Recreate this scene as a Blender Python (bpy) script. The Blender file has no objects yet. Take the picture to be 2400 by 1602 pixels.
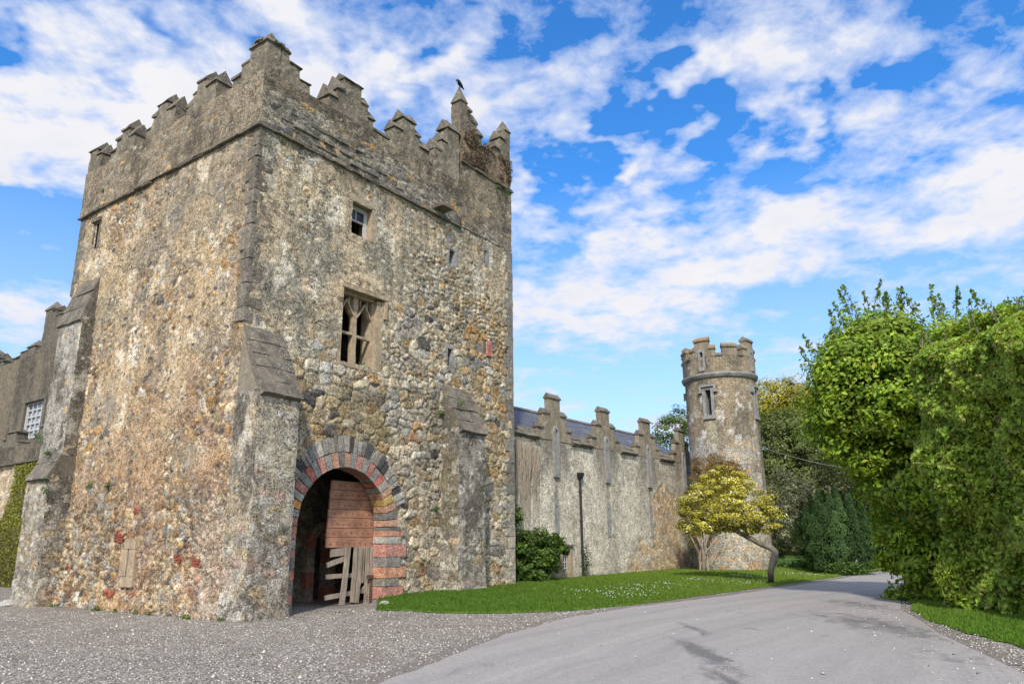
import bpy, math
import numpy as np
from mathutils import Matrix, Vector
rng = np.random.default_rng(7)
PI = math.pi
S = bpy.context.scene
COL = S.collection

# ------------------------------------------------------------------ camera
f_px = 1725.0; pitch = math.radians(15.2); roll = math.radians(0.6)
CAM = np.array([0, 0, 1.6])
_F = np.array([0, math.cos(pitch), math.sin(pitch)]); _U0 = np.array([0, -math.sin(pitch), math.cos(pitch)]); _X0 = np.array([1., 0, 0])
_R = _X0*math.cos(roll)-_U0*math.sin(roll); _U = _U0*math.cos(roll)+_X0*math.sin(roll)
cd = bpy.data.cameras.new('camera'); cam = bpy.data.objects.new('camera', cd); COL.objects.link(cam)
cd.sensor_width = 36; cd.lens = f_px/2400*36; cd.clip_end = 3000; cd.clip_start = 0.1
m = Matrix(((_R[0], _U[0], -_F[0], CAM[0]), (_R[1], _U[1], -_F[1], CAM[1]), (_R[2], _U[2], -_F[2], CAM[2]), (0, 0, 0, 1)))
cam.matrix_world = m; S.camera = cam
def ray(x, y):
    d = _F*f_px+_R*(x-1200)-_U*(y-801); return d/np.linalg.norm(d)
def at(x, y, dist):            # point seen at that pixel of the photograph at a horizontal distance in metres
    d = ray(x, y); return CAM+d*dist/math.hypot(d[0], d[1])

# ------------------------------------------------------------------ light
SUN = np.array([-0.06, -0.80, 0.78]); SUN = SUN/np.linalg.norm(SUN)
sun_el = math.asin(SUN[2]); sun_az = math.atan2(SUN[0], SUN[1])
sl = bpy.data.lights.new('sun', 'SUN'); sl.energy = 3.1; sl.angle = math.radians(2.5); sl.color = (1, .955, .88)
so = bpy.data.objects.new('sun', sl); COL.objects.link(so)
so.rotation_euler = Vector((-SUN[0], -SUN[1], -SUN[2])).to_track_quat('-Z', 'Y').to_euler(); so.location = (0, -10, 40)
S.view_settings.view_transform = 'Standard'; S.view_settings.look = 'None'; S.view_settings.gamma = 1; S.view_settings.exposure = 0.75
S.view_settings.use_curve_mapping = False

# ------------------------------------------------------------------ node helpers
class NT:
    def __init__(s, tree): s.t = tree; s.t.nodes.clear()
    def n(s, typ, **kw):
        nd = s.t.nodes.new(typ)
        ins = kw.pop('ins', {})
        for k, v in kw.items(): setattr(nd, k, v)
        for k, v in ins.items(): s.set(nd.inputs[k], v)
        return nd
    def set(s, sock, v):
        if hasattr(v, 'is_output') or isinstance(v, bpy.types.NodeSocket): s.t.links.new(v, sock)
        else: sock.default_value = v
    def math(s, op, a, b=0.0, c=None, clamp=False):
        nd = s.t.nodes.new('ShaderNodeMath'); nd.operation = op; nd.use_clamp = clamp
        s.set(nd.inputs[0], a); s.set(nd.inputs[1], b)
        if c is not None: s.set(nd.inputs[2], c)
        return nd.outputs[0]
    def noise(s, vec, scale, detail=4, rough=.55, dist=0):
        nd = s.n('ShaderNodeTexNoise', ins={'Scale': scale, 'Detail': detail, 'Roughness': rough, 'Distortion': dist}); s.set(nd.inputs['Vector'], vec); return nd.outputs[0]
    def ramp(s, fac, stops):
        nd = s.n('ShaderNodeValToRGB'); s.set(nd.inputs[0], fac); e = nd.color_ramp.elements
        while len(e) < len(stops): e.new(.5)
        for i, (p, c) in enumerate(stops):
            e[i].position = p; e[i].color = (c, c, c, 1) if not isinstance(c, tuple) else (*c, 1)
        return nd.outputs[0]
    def mix(s, fac, a, b, mode='MIX'):
        nd = s.n('ShaderNodeMix', data_type='RGBA', blend_type=mode); s.set(nd.inputs[0], fac)
        for i, v in ((6, a), (7, b)):
            if isinstance(v, tuple): v = (*v, 1) if len(v) == 3 else v
            s.set(nd.inputs[i], v)
        return nd.outputs[2]
    def mapr(s, v, a, b, c=0., d=1.):
        nd = s.n('ShaderNodeMapRange', ins={'From Min': a, 'From Max': b, 'To Min': c, 'To Max': d}); s.set(nd.inputs[0], v); return nd.outputs[0]
    def vmul(s, vec, v):
        nd = s.t.nodes.new('ShaderNodeVectorMath'); nd.operation = 'MULTIPLY'; s.set(nd.inputs[0], vec); nd.inputs[1].default_value = v; return nd.outputs[0]

# ------------------------------------------------------------------ world: Nishita sky with a broken cloud deck
w = bpy.data.worlds.new('World'); S.world = w; w.use_nodes = True
T = NT(w.node_tree)
sky = T.n('ShaderNodeTexSky', sky_type='NISHITA', sun_disc=False, sun_elevation=sun_el, sun_rotation=sun_az, air_density=1.0, dust_density=.6, ozone_density=2.5, altitude=50)
tc = T.n('ShaderNodeTexCoord'); dirv = tc.outputs['Generated']
sep = T.n('ShaderNodeSeparateXYZ', ins={0: dirv}); z = sep.outputs[2]
zz = T.math('ADD', T.math('MAXIMUM', z, 0.0), 0.16)
px_ = T.math('DIVIDE', sep.outputs[0], zz); py_ = T.math('DIVIDE', sep.outputs[1], zz)
cp = T.n('ShaderNodeCombineXYZ', ins={0: px_, 1: py_, 2: 0.37}).outputs[0]
def cproj(x, y):
    d = ray(x, y); k = max(d[2], 0)+.16; return (d[0]/k, d[1]/k, .37)
n1 = T.noise(cp, 2.3, 8, .57, .35); n2 = T.noise(cp, 9.0, 6, .6, .2)
dens = T.math('ADD', T.math('MULTIPLY', n1, .54), T.math('MULTIPLY', n2, .56))
wn = T.n('ShaderNodeTexNoise', ins={'Scale': 3.2, 'Detail': 4., 'Roughness': .6, 'Vector': cp}).outputs['Color']
wv = T.n('ShaderNodeVectorMath', operation='MULTIPLY_ADD', ins={0: wn}); wv.inputs[1].default_value = (.75, .75, 0); wv.inputs[2].default_value = (-.375, -.375, 0)
cpw = T.n('ShaderNodeVectorMath', operation='ADD', ins={0: cp, 1: wv.outputs[0]}).outputs[0]
CLOUDS = [ (1350, 420, 90, -.12), (1580, 330, 70, -.12), (1500, 520, 50, -.08), (1930, 420, 70, -.1), (2150, 130, 70, -.1), (2350, 330, 60, -.08), (2120, 330, 60, -.06), (430, 180, 60, -.1), (720, 60, 50, -.06), (860, 60, 50, -.08), (2330, 160, 60, -.06),   # pixel of the photo, radius px, weight
 (330, 330, 330, .13), (100, 380, 160, .10), (1210, 130, 210, .16), (1220, 320, 150, .14), (860, 200, 200, .12), (1250, 480, 90, .12), (640, 90, 160, .06),
 (1620, 225, 80, .14), (1880, 130, 200, .13), (2250, 230, 200, .10), (1560, 60, 130, .08), (1500, 430, 60, .10), (1660, 380, 60, .10),
 (1800, 590, 220, .11), (1450, 660, 240, .13), (2200, 420, 160, .10), (2300, 520, 150, .08), (1850, 300, 60, .10), (1500, 780, 250, .05), (1400, 570, 120, .07),
 (0, 720, 150, .1), (2060, 560, 100, .08), (1360, 280, 60, .05),
 (970, 60, 80, -.16), (1000, 210, 60, -.10), (1480, 280, 80, -.20), (1440, 400, 60, -.16), (1720, 300, 60, -.16), (1800, 420, 90, -.15), (1960, 240, 50, -.10), (1620, 130, 60, -.14), (2050, 480, 60, -.08),
 (1700, 520, 80, -.12), (60, 150, 70, -.16), (1300, 560, 60, -.10), (540, 130, 70, -.09), (280, 260, 60, -.10), (1600, 560, 80, -.06), (2250, 90, 60, -.1), (80, 520, 130, -.18), (250, 470, 110, -.12), (1480, 880, 200, -.10), (1900, 700, 200, -.08), (60, 640, 80, -.10)]
for (x, y, r, wt) in CLOUDS:
    p0 = np.array(cproj(x, y)); p1 = np.array(cproj(x+r, y)); p2 = np.array(cproj(x, y-r if y > r else y+r))
    rx = abs(p1[0]-p0[0]); ry = abs(np.linalg.norm(p2-p0))
    rad = (rx+ry)/2*1.25
    nd = T.n('ShaderNodeVectorMath', operation='DISTANCE'); T.set(nd.inputs[0], cpw); nd.inputs[1].default_value = tuple(p0)
    g = T.n('ShaderNodeMapRange', interpolation_type='SMOOTHSTEP', ins={'From Min': rad, 'From Max': 0., 'To Min': 0., 'To Max': wt}); T.set(g.inputs[0], nd.outputs['Value'])
    dens = T.math('ADD', dens, g.outputs[0])
cov = T.mapr(dens, .508, .71)
cov = T.math('POWER', cov, .8)
cov = T.math('MULTIPLY', cov, T.mapr(z, -.02, .10))
thick = T.mapr(dens, .62, .95)
n3 = T.noise(cp, 3.2, 5, .6, .3)
shade = T.math('MULTIPLY', thick, T.mapr(n3, .35, .65))
ccol = T.mix(T.mapr(dens, .56, .74), (4.3, 5.0, 6.6), (5.75, 5.8, 6.15)); ccol = T.mix(shade, ccol, (4.5, 4.75, 5.7))
hsv = T.n('ShaderNodeHueSaturation', ins={'Saturation': 1.27, 'Value': 1.5, 'Color': sky.outputs[0]})
haz = T.math('MULTIPLY', T.mapr(z, .46, .0), .85)
base = T.mix(haz, T.mix(1., hsv.outputs[0], (.60, .92, 1.12), 'MULTIPLY'), (4.6, 5.4, 6.2))
# unseen brighter cloud added behind the camera for soft directional fill light
vd = T.n('ShaderNodeVectorMath', operation='DOT_PRODUCT', ins={0: dirv}); vd.inputs[1].default_value = (-.15, -.82, .55)
lobe = T.mapr(vd.outputs['Value'], .05, .95); cov = T.math('MAXIMUM', cov, T.math('MULTIPLY', lobe, 1.2, clamp=True))
cb = T.math('ADD', 1., T.math('MULTIPLY', lobe, 1.1)); ccol = T.mix(1., ccol, T.n('ShaderNodeCombineXYZ', ins={0: cb, 1: T.math('MULTIPLY', cb, .985), 2: T.math('MULTIPLY', cb, .96)}).outputs[0], 'MULTIPLY')
fin = T.mix(cov, base, ccol)
bg = T.n('ShaderNodeBackground', ins={'Color': fin, 'Strength': .095})
T.n('ShaderNodeOutputWorld', ins={0: bg.outputs[0]})

# ------------------------------------------------------------------ numpy noise
def _h(ix, iy, iz, s):
    n = (ix.astype(np.int64)*374761393+iy.astype(np.int64)*668265263+iz.astype(np.int64)*2147483647+s*1274126177) & 0xffffffff
    n = ((n ^ (n >> 13))*1274126177) & 0xffffffff; n = ((n ^ (n >> 16))*2246822519) & 0xffffffff
    return ((n ^ (n >> 15)) & 0xffffff)/float(0xffffff)
def vnoise(x, y, z=0., s=0):
    x, y, z = np.broadcast_arrays(np.asarray(x, float), y, z)
    ix, iy, iz = np.floor(x), np.floor(y), np.floor(z); fx, fy, fz = x-ix, y-iy, z-iz
    fx, fy, fz = [q*q*(3-2*q) for q in (fx, fy, fz)]
    r = 0
    for dx in (0, 1):
        for dy in (0, 1):
            for dz in (0, 1):
                wgt = (fx if dx else 1-fx)*(fy if dy else 1-fy)*(fz if dz else 1-fz)
                r = r+wgt*_h(ix+dx, iy+dy, iz+dz, s)
    return r
def fbm(x, y, z=0., s=0, o=4):
    r = 0; a = .5; t = 0
    for i in range(o):
        r = r+a*vnoise(np.asarray(x)*2**i, np.asarray(y)*2**i, np.asarray(z)*2**i, s+i*17); t += a; a *= .5
    return r/t
def sstep(a, b, x):
    t = np.clip((x-a)/(b-a), 0, 1); return t*t*(3-2*t)
def vor(u, v, cu, cv, s, jit=.8, p=2.6):
    x = u/cu; y = v/cv; x = x+.5*(np.floor(y) % 2)*0
    ix, iy = np.floor(x), np.floor(y)
    F1 = np.full(x.shape, 9.); F2 = np.full(x.shape, 9.); I1 = np.zeros(x.shape); I2 = np.zeros(x.shape)
    for dx in (-1, 0, 1):
        for dy in (-1, 0, 1):
            cx, cy = ix+dx, iy+dy
            px = cx+.5+jit*(_h(cx, cy, cx*0, s)-.5)+.5*(cy % 2)*0; py = cy+.5+jit*(_h(cx, cy, cx*0, s+5)-.5)
            d = (np.abs(x-px)**p+np.abs(y-py)**p)**(1/p)
            a1 = _h(cx, cy, cx*0, s+9); a2 = _h(cx, cy, cx*0, s+23)
            c = d < F1
            F2 = np.where(c, F1, np.minimum(F2, d)); F1 = np.where(c, d, F1)
            I1 = np.where(c, a1, I1); I2 = np.where(c, a2, I2)
    return F1, F2-F1, I1, I2

# ------------------------------------------------------------------ object helpers
def thing(name, label, cat, loc, group=None):
    o = bpy.data.objects.new(name, None); COL.objects.link(o); o.location = tuple(float(q) for q in loc); o.empty_display_size = .2
    o['label'] = label; o['category'] = cat
    if group: o['group'] = group
    o['_o'] = [float(q) for q in loc]
    return o
def tag(o, label=None, cat=None, group=None, kind=None):
    for k, v in (('label', label), ('category', cat), ('group', group), ('kind', kind)):
        if v: o[k] = v
    return o
def offs(parent):
    while parent is not None:
        if '_o' in parent.keys(): return np.array(list(parent['_o']))
        parent = parent.parent
    return np.zeros(3)
def mk(name, V, Fc, mat, parent=None, col=None, smooth=False, mi=None, label=None):
    """V (n,3) world coords, Fc: (m,k) array or list of tuples"""
    V = np.asarray(V, float); loc = None
    if parent is None: loc = np.array([V[:, 0].mean(), V[:, 1].mean(), V[:, 2].min()]); V = V-loc
    else: V = V-offs(parent)
    me = bpy.data.meshes.new(name)
    if isinstance(Fc, np.ndarray):
        k = Fc.shape[1]; nf = len(Fc)
        me.vertices.add(len(V)); me.vertices.foreach_set('co', V.ravel())
        me.loops.add(nf*k); me.loops.foreach_set('vertex_index', Fc.ravel().astype(np.int32))
        me.polygons.add(nf); me.polygons.foreach_set('loop_start', np.arange(0, nf*k, k, dtype=np.int32))
        me.update(calc_edges=True)
    else:
        me.from_pydata([tuple(v) for v in V], [], [tuple(int(i) for i in q) for q in Fc]); me.update()
    if col is not None:
        at_ = me.color_attributes.new('Col', 'FLOAT_COLOR', 'POINT')
        c4 = np.ones((len(V), 4)); c4[:, :3] = np.clip(col, 0, 1); at_.data.foreach_set('color', c4.ravel())
    for q in (mat if isinstance(mat, (list, tuple)) else [mat]): me.materials.append(q)
    if mi is not None: me.polygons.foreach_set('material_index', np.asarray(mi, np.int32))
    if smooth: me.polygons.foreach_set('use_smooth', np.ones(len(me.polygons), bool))
    me.validate()
    o = bpy.data.objects.new(name, me); COL.objects.link(o)
    if parent is not None: o.parent = parent
    else: o.location = tuple(loc); o['_o'] = [float(q) for q in loc]
    if label: o['label'] = label
    return o
class MB:
    def __init__(s): s.V = []; s.F = []; s.c = []; s.n = 0; s.m = []
    def add(s, V, Fc, col=None, mi=0):
        V = np.asarray(V, float); s.V.append(V); s.F += [tuple(int(i)+s.n for i in q) for q in Fc]; s.n += len(V); s.m += [mi]*len(Fc)
        s.c.append(np.tile(np.array(col if col is not None else (.5, .5, .5), float), (len(V), 1)) if np.ndim(col) < 2 else col)
    def box(s, o, u, v, w_, col=None, mi=0, rough=0, step=None, seed=0):
        """box from corner o along full-length vectors u v w_, optionally subdivided and roughened"""
        o, u, v, w_ = [np.asarray(q, float) for q in (o, u, v, w_)]
        if not step:
            V = [o+i*u+j*v+k*w_ for k in (0, 1) for j in (0, 1) for i in (0, 1)]
            s.add(V, [(0, 2, 3, 1), (4, 5, 7, 6), (0, 1, 5, 4), (2, 6, 7, 3), (0, 4, 6, 2), (1, 3, 7, 5)], col, mi); return
        nn = [max(1, int(round(np.linalg.norm(q)/step))) for q in (u, v, w_)]
        idx = {}; V = []; Fs = []
        def vi(i, j, k):
            key = (i, j, k)
            if key not in idx: idx[key] = len(V); V.append(o+u*i/nn[0]+v*j/nn[1]+w_*k/nn[2])
            return idx[key]
        A, B, C_ = nn
        for i in range(A):
            for j in range(B):
                Fs.append((vi(i, j, 0), vi(i, j+1, 0), vi(i+1, j+1, 0), vi(i+1, j, 0))); Fs.append((vi(i, j, C_), vi(i+1, j, C_), vi(i+1, j+1, C_), vi(i, j+1, C_)))
        for i in range(A):
            for k in range(C_):
                Fs.append((vi(i, 0, k), vi(i+1, 0, k), vi(i+1, 0, k+1), vi(i, 0, k+1))); Fs.append((vi(i, B, k), vi(i, B, k+1), vi(i+1, B, k+1), vi(i+1, B, k)))
        for j in range(B):
            for k in range(C_):
                Fs.append((vi(0, j, k), vi(0, j, k+1), vi(0, j+1, k+1), vi(0, j+1, k))); Fs.append((vi(A, j, k), vi(A, j+1, k), vi(A, j+1, k+1), vi(A, j, k+1)))
        V = np.array(V)
        if rough: V = rough_(V, rough, seed)
        s.add(V, Fs, col, mi)
    def loft(s, loops, col=None, mi=0, cap=True):
        n = len(loops[0]); V = np.concatenate([np.asarray(l, float) for l in loops]); Fs = []
        for i in range(len(loops)-1):
            for j in range(n):
                a, b = i*n+j, i*n+(j+1) % n; Fs.append((a, b, b+n, a+n))
        if cap: Fs.append(tuple(range(n))[::-1]); Fs.append(tuple(range((len(loops)-1)*n, len(loops)*n)))
        s.add(V, Fs, col, mi)
    def tube(s, pts, rad, seg=8, col=None, mi=0):
        pts = [np.asarray(p, float) for p in pts]; loops = []
        if np.ndim(rad) == 0: rad = [rad]*len(pts)
        up = None
        for i, p in enumerate(pts):
            d = pts[min(i+1, len(pts)-1)]-pts[max(i-1, 0)]; d = d/(np.linalg.norm(d)+1e-9)
            if up is None: up = np.cross(d, (0, 0, 1.) if abs(d[2]) < .9 else (1., 0, 0))
            up = up-d*(up@d); up /= np.linalg.norm(up)+1e-9; sd = np.cross(d, up)
            loops.append([p+rad[i]*(math.cos(t)*up+math.sin(t)*sd) for t in np.linspace(0, 2*PI, seg, endpoint=False)])
        s.loft(loops, col, mi)
    def build(s, name, mat, parent=None, smooth=False, label=None, rough=0, seed=0):
        V = np.concatenate(s.V)
        if rough: V = rough_(V, rough, seed)
        return mk(name, V, s.F, mat, parent, np.concatenate(s.c), smooth, s.m if isinstance(mat, (list, tuple)) else None, label)
def rough_(V, amp, seed=0, sc=3.0):
    V = np.asarray(V, float); out = V.copy()
    for k in range(3): out[:, k] += amp*2*(fbm(V[:, 0]*sc, V[:, 1]*sc, V[:, 2]*sc, seed+31*k+3, 3)-.5)+amp*.9*(vnoise(V[:, 0]*11, V[:, 1]*11, V[:, 2]*11, seed+7*k+5)-.5)
    return out

# ------------------------------------------------------------------ materials
def mat(name):
    m_ = bpy.data.materials.new(name); m_.use_nodes = True; return m_, NT(m_.node_tree)
def finish(T, colour, rough=.9, bump=None, bdist=.02, bstr=.6, spec=.25, extra=None):
    ins = {'Base Color': colour, 'Roughness': rough, 'Specular IOR Level': spec}
    b = T.n('ShaderNodeBsdfPrincipled', ins=ins)
    if bump is not None:
        bn = T.n('ShaderNodeBump', ins={'Strength': bstr, 'Distance': bdist, 'Height': bump}); T.set(b.inputs['Normal'], bn.outputs[0])
    if extra: extra(b)
    T.n('ShaderNodeOutputMaterial', ins={0: b.outputs[0]}); return b
def stone_attr(name, fine=1.0, lichen=.5, pits=.5, bd=.02):
    m_, T = mat(name); tc = T.n('ShaderNodeTexCoord').outputs['Object']
    c = T.n('ShaderNodeAttribute', attribute_name='Col').outputs['Color']
    nf = T.noise(tc, 26*fine, 6, .7); nm = T.noise(tc, 6*fine, 5, .65); ng = T.noise(tc, 70*fine, 3, .6)
    f1 = T.mapr(nf, .37, .64, .40, 1.5); f2 = T.mapr(nm, .36, .64, .74, 1.24); f3 = T.mapr(ng, .35, .65, .68, 1.3)
    k = T.math('MULTIPLY', T.math('MULTIPLY', f1, f2), f3)
    cc = T.mix(1.0, c, T.n('ShaderNodeCombineColor', ins={0: k, 1: k, 2: k}).outputs[0], 'MULTIPLY')
    pv = T.n('ShaderNodeTexVoronoi', ins={'Scale': 17*fine, 'Vector': tc, 'Randomness': 1.}); pn = T.noise(tc, 3.1, 3, .6)
    pit = T.math('MULTIPLY', T.mapr(T.math('ADD', pv.outputs['Distance'], T.mapr(nm, .3, .7, -.12, .12)), .30, .18), T.mapr(pn, .40, .52)); pit = T.math('MULTIPLY', pit, pits)
    cc = T.mix(pit, cc, (.045, .037, .03))
    lv = T.n('ShaderNodeTexVoronoi', ins={'Scale': 11*fine, 'Vector': tc, 'Randomness': 1.}); ln = T.noise(tc, 1.7, 4, .65)
    lf = T.math('MULTIPLY', T.math('MULTIPLY', T.mapr(T.math('ADD', lv.outputs['Distance'], T.mapr(nf, .3, .7, -.1, .1)), .25, .15), T.mapr(ln, .5, .6)), lichen)
    cc = T.mix(lf, cc, (.62, .61, .55))
    ck = T.noise(T.vmul(tc, (1, 1, 1.5)), 4.6*fine, 7, .72, .6); ck2 = T.noise(tc, 2.1*fine, 4, .6)
    ckm = T.math('MULTIPLY', T.mapr(T.math('ABSOLUTE', T.math('SUBTRACT', ck, .5)), .016, .006), T.mapr(ck2, .44, .54)); cc = T.mix(T.math('MULTIPLY', ckm, .85*min(1, pits*1.3)), cc, (.05, .042, .034))
    cc = T.mix(1., cc, (1.07, 1.02, .95), 'MULTIPLY'); pit = T.math('MAXIMUM', pit, T.math('MULTIPLY', ckm, pits))
    hgt = T.math('ADD', T.math('ADD', nf, T.math('MULTIPLY', nm, .8)), T.math('MULTIPLY', pit, -.7))
    finish(T, cc, .93, hgt, bd, .85, .15); return m_
def mottled(name, c1, c2, c3=None, sc=1.0, bd=.012, streak=False, rough=.92, lichen=0., lcol=(.6, .6, .52), spec=.2, contrast=1.):
    m_, T = mat(name); tc = T.n('ShaderNodeTexCoord').outputs['Object']
    v = T.vmul(tc, (1, 1, .28)) if streak else tc
    a = T.noise(v, 1.6*sc, 6, .65, .3); b = T.noise(tc, 22*sc, 6, .7); g = T.noise(tc, 75*sc, 2, .5)
    c = T.mix(T.mapr(a, .38, .62), c1, c2)
    if c3: c = T.mix(T.math('MULTIPLY', T.mapr(T.noise(tc, 4.3*sc, 5, .7), .52, .66), .8), c, c3)
    k = T.math('MULTIPLY', T.mapr(b, .3, .72, 1-.45*contrast, 1+.45*contrast), T.mapr(g, .3, .7, 1-.22*contrast, 1+.22*contrast))
    c = T.mix(1.0, c, T.n('ShaderNodeCombineColor', ins={0: k, 1: k, 2: k}).outputs[0], 'MULTIPLY')
    if lichen:
        lv = T.n('ShaderNodeTexVoronoi', ins={'Scale': 12*sc, 'Vector': tc}); ln = T.noise(tc, 1.9*sc, 4, .65)
        c = T.mix(T.math('MULTIPLY', T.math('MULTIPLY', T.mapr(lv.outputs['Distance'], .26, .17), T.mapr(ln, .48, .58)), lichen), c, lcol)
    finish(T, c, rough, T.math('ADD', b, T.math('MULTIPLY', a, .6)), bd, .8, spec); return m_
def plain(name, c, rough=.6, spec=.3, var=.15, sc=8, metallic=0):
    m_, T = mat(name); tc = T.n('ShaderNodeTexCoord').outputs['Object']; n = T.noise(tc, sc, 5, .6)
    k = T.mapr(n, .3, .7, 1-var, 1+var); cc = T.mix(1.0, (*c, 1), T.n('ShaderNodeCombineColor', ins={0: k, 1: k, 2: k}).outputs[0], 'MULTIPLY')
    finish(T, cc, rough, n, .004, .5, spec, lambda b: b.inputs['Metallic'].__setattr__('default_value', metallic)); return m_
def leafmat(name, rough=.55, trans=.38, spec=.35):
    m_, T = mat(name); c = T.n('ShaderNodeAttribute', attribute_name='Col').outputs['Color']
    b = T.n('ShaderNodeBsdfPrincipled', ins={'Base Color': c, 'Roughness': rough, 'Specular IOR Level': spec})
    t = T.n('ShaderNodeBsdfTranslucent', ins={'Color': T.mix(1., c, (1.25, 1.3, .6, 1), 'MULTIPLY')})
    mx = T.n('ShaderNodeMixShader', ins={0: trans, 1: b.outputs[0], 2: t.outputs[0]}); T.n('ShaderNodeOutputMaterial', ins={0: mx.outputs[0]}); return m_
def woodmat(name, c1, c2, axis=(1, 1, 1)):
    m_, T = mat(name); tc = T.n('ShaderNodeTexCoord').outputs['Object']
    v = T.vmul(tc, axis); n = T.noise(v, 5, 6, .7, .4); n2 = T.noise(tc, 2.2, 3, .6)
    c = T.mix(T.mapr(n, .35, .68), c1, c2); k = T.mapr(n2, .3, .7, .75, 1.25)
    c = T.mix(1.0, c, T.n('ShaderNodeCombineColor', ins={0: k, 1: k, 2: k}).outputs[0], 'MULTIPLY')
    finish(T, c, .85, n, .012, .8, .15); return m_
M = {}
M['masonry'] = stone_attr('masonry', 1.0, .40, .85, .028)
M['masonry_far'] = stone_attr('masonry_far', .6, .3, .22, .03)
M['render'] = mottled('weathered_render', (.20, .165, .115), (.10, .084, .062), (.29, .245, .175), .9, .02, True, lichen=.35)
M['render_far'] = mottled('weathered_render_far', (.25, .205, .14), (.15, .122, .085), (.33, .28, .20), .8, .02, True, lichen=.4)
M['buff'] = mottled('buff_render', (.24, .195, .135), (.16, .135, .10), (.31, .27, .2), 1.6, .03, lichen=.2)
M['slab'] = mottled('slate_slab', (.155, .132, .10), (.082, .072, .058), (.22, .175, .115), 1.4, .012, lichen=.7)
M['dark_render'] = mottled('dark_render', (.135, .115, .085), (.08, .07, .052), (.17, .145, .11), 1., .012, True, lichen=.3)
M['frame_stone'] = mottled('dressed_stone', (.36, .27, .17), (.25, .19, .125), (.42, .36, .26), 1.6, .008, lichen=.2)
M['grey_stone'] = mottled('dressed_grey_stone', (.25, .24, .22), (.17, .16, .15), (.33, .31, .28), 1.6, .008, lichen=.4)
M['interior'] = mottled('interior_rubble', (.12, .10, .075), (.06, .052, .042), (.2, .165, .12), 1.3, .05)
M['voussoir'] = stone_attr('voussoir', 1.1, .15, .25, .012)
M['white_wood'] = plain('old_white_paint', (.42, .41, .38), .6, .3, .25, 20)
M['white_bright'] = plain('white_paint', (.75, .76, .78), .5, .3, .05, 20)
M['door_wood'] = woodmat('faded_red_planks', (.38, .185, .11), (.22, .12, .08), (.6, .6, 4))
M['grey_wood'] = woodmat('bare_weathered_wood', (.34, .28, .215), (.17, .135, .10), (5, 5, .5))
M['iron'] = plain('black_iron', (.018, .018, .02), .55, .4, .3)
M['rust'] = plain('rusty_iron', (.10, .05, .035), .8, .2, .3)
M['bark'] = mottled('bark', (.17, .145, .11), (.09, .075, .055), (.25, .23, .18), 3, .02, True)
M['leaf'] = leafmat('leaf'); M['leaf_matte'] = leafmat('leaf_matte', .8, .2, .15)
M['roof'] = None
def glassmat():
    m_, T = mat('old_window_glass'); b = T.n('ShaderNodeBsdfPrincipled', ins={'Base Color': (.02, .022, .024, 1), 'Roughness': .12, 'Specular IOR Level': .5, 'Alpha': 1.})
    T.n('ShaderNodeOutputMaterial', ins={0: b.outputs[0]}); return m_
M['glass'] = glassmat()

# ------------------------------------------------------------------ leaves
def leafmesh(C, size, col, Nrm=None, asp=.5, droop=0., seed=0, jitter=1.0):
    """one folded rhombus per leaf. C (n,3), Nrm preferred outward normals"""
    r = np.random.default_rng(seed); n = len(C)
    nn = r.normal(size=(n, 3)); nn /= np.linalg.norm(nn, axis=1)[:, None]
    if Nrm is not None: nn = Nrm+jitter*.6*nn; nn /= np.linalg.norm(nn, axis=1)[:, None]+1e-9
    d = r.normal(size=(n, 3)); d[:, 2] -= droop; d -= nn*(d*nn).sum(1)[:, None]; d /= np.linalg.norm(d, axis=1)[:, None]+1e-9
    e = np.cross(nn, d); sz = (size*r.uniform(.65, 1.35, n))[:, None]
    V = np.stack([C-d*sz*.5, C+e*sz*asp*.5+nn*sz*.10, C+d*sz*.5, C-e*sz*asp*.5+nn*sz*.10], 1).reshape(-1, 3)
    i = np.arange(n)*4; Fq = np.stack([i, i+1, i+2, i+3], 1)
    return V, Fq, np.repeat(col, 4, 0)
def colvar(n, c1, c2, seed, sp=.2, extra=None, pe=0.):
    r = np.random.default_rng(seed); t = r.uniform(size=(n, 1)); c = np.array(c1)*(1-t)+np.array(c2)*t; c = c*r.uniform(1-sp, 1+sp, (n, 1))
    if extra is not None: k = r.uniform(size=n) < pe; c[k] = np.array(extra)*r.uniform(.8, 1.2, (k.sum(), 1))
    return c

# ------------------------------------------------------------------ tower frame of reference
N0 = np.array([-6.6515, 17.4675, 0.0]); A = math.radians(35.7)
a_ = np.array([math.sin(A), math.cos(A), 0]); b_ = np.array([-math.cos(A), math.sin(A), 0]); Z = np.array([0, 0, 1.])
def P(s, t, z): return N0+s*a_+t*b_+z*Z
def pal(idx, table):
    """idx in 0..1 -> colour by weighted table [(w,(r,g,b)),...]"""
    ws = np.cumsum([q[0] for q in table]); ws = ws/ws[-1]; cs = np.array([q[1] for q in table]); return cs[np.searchsorted(ws, np.clip(idx, 0, .9999))]
CREAM = (.47, .385, .265); BUFF = (.40, .315, .195); OCH = (.42, .27, .12); ORG = (.40, .225, .09); GREY = (.27, .255, .225); LG = (.38, .365, .32); DG = (.10, .095, .09); BLK = (.05, .048, .048); BRN = (.22, .145, .085); RED = (.32, .075, .045); PINK = (.42, .22, .16); WHT = (.60, .56, .47)
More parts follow.
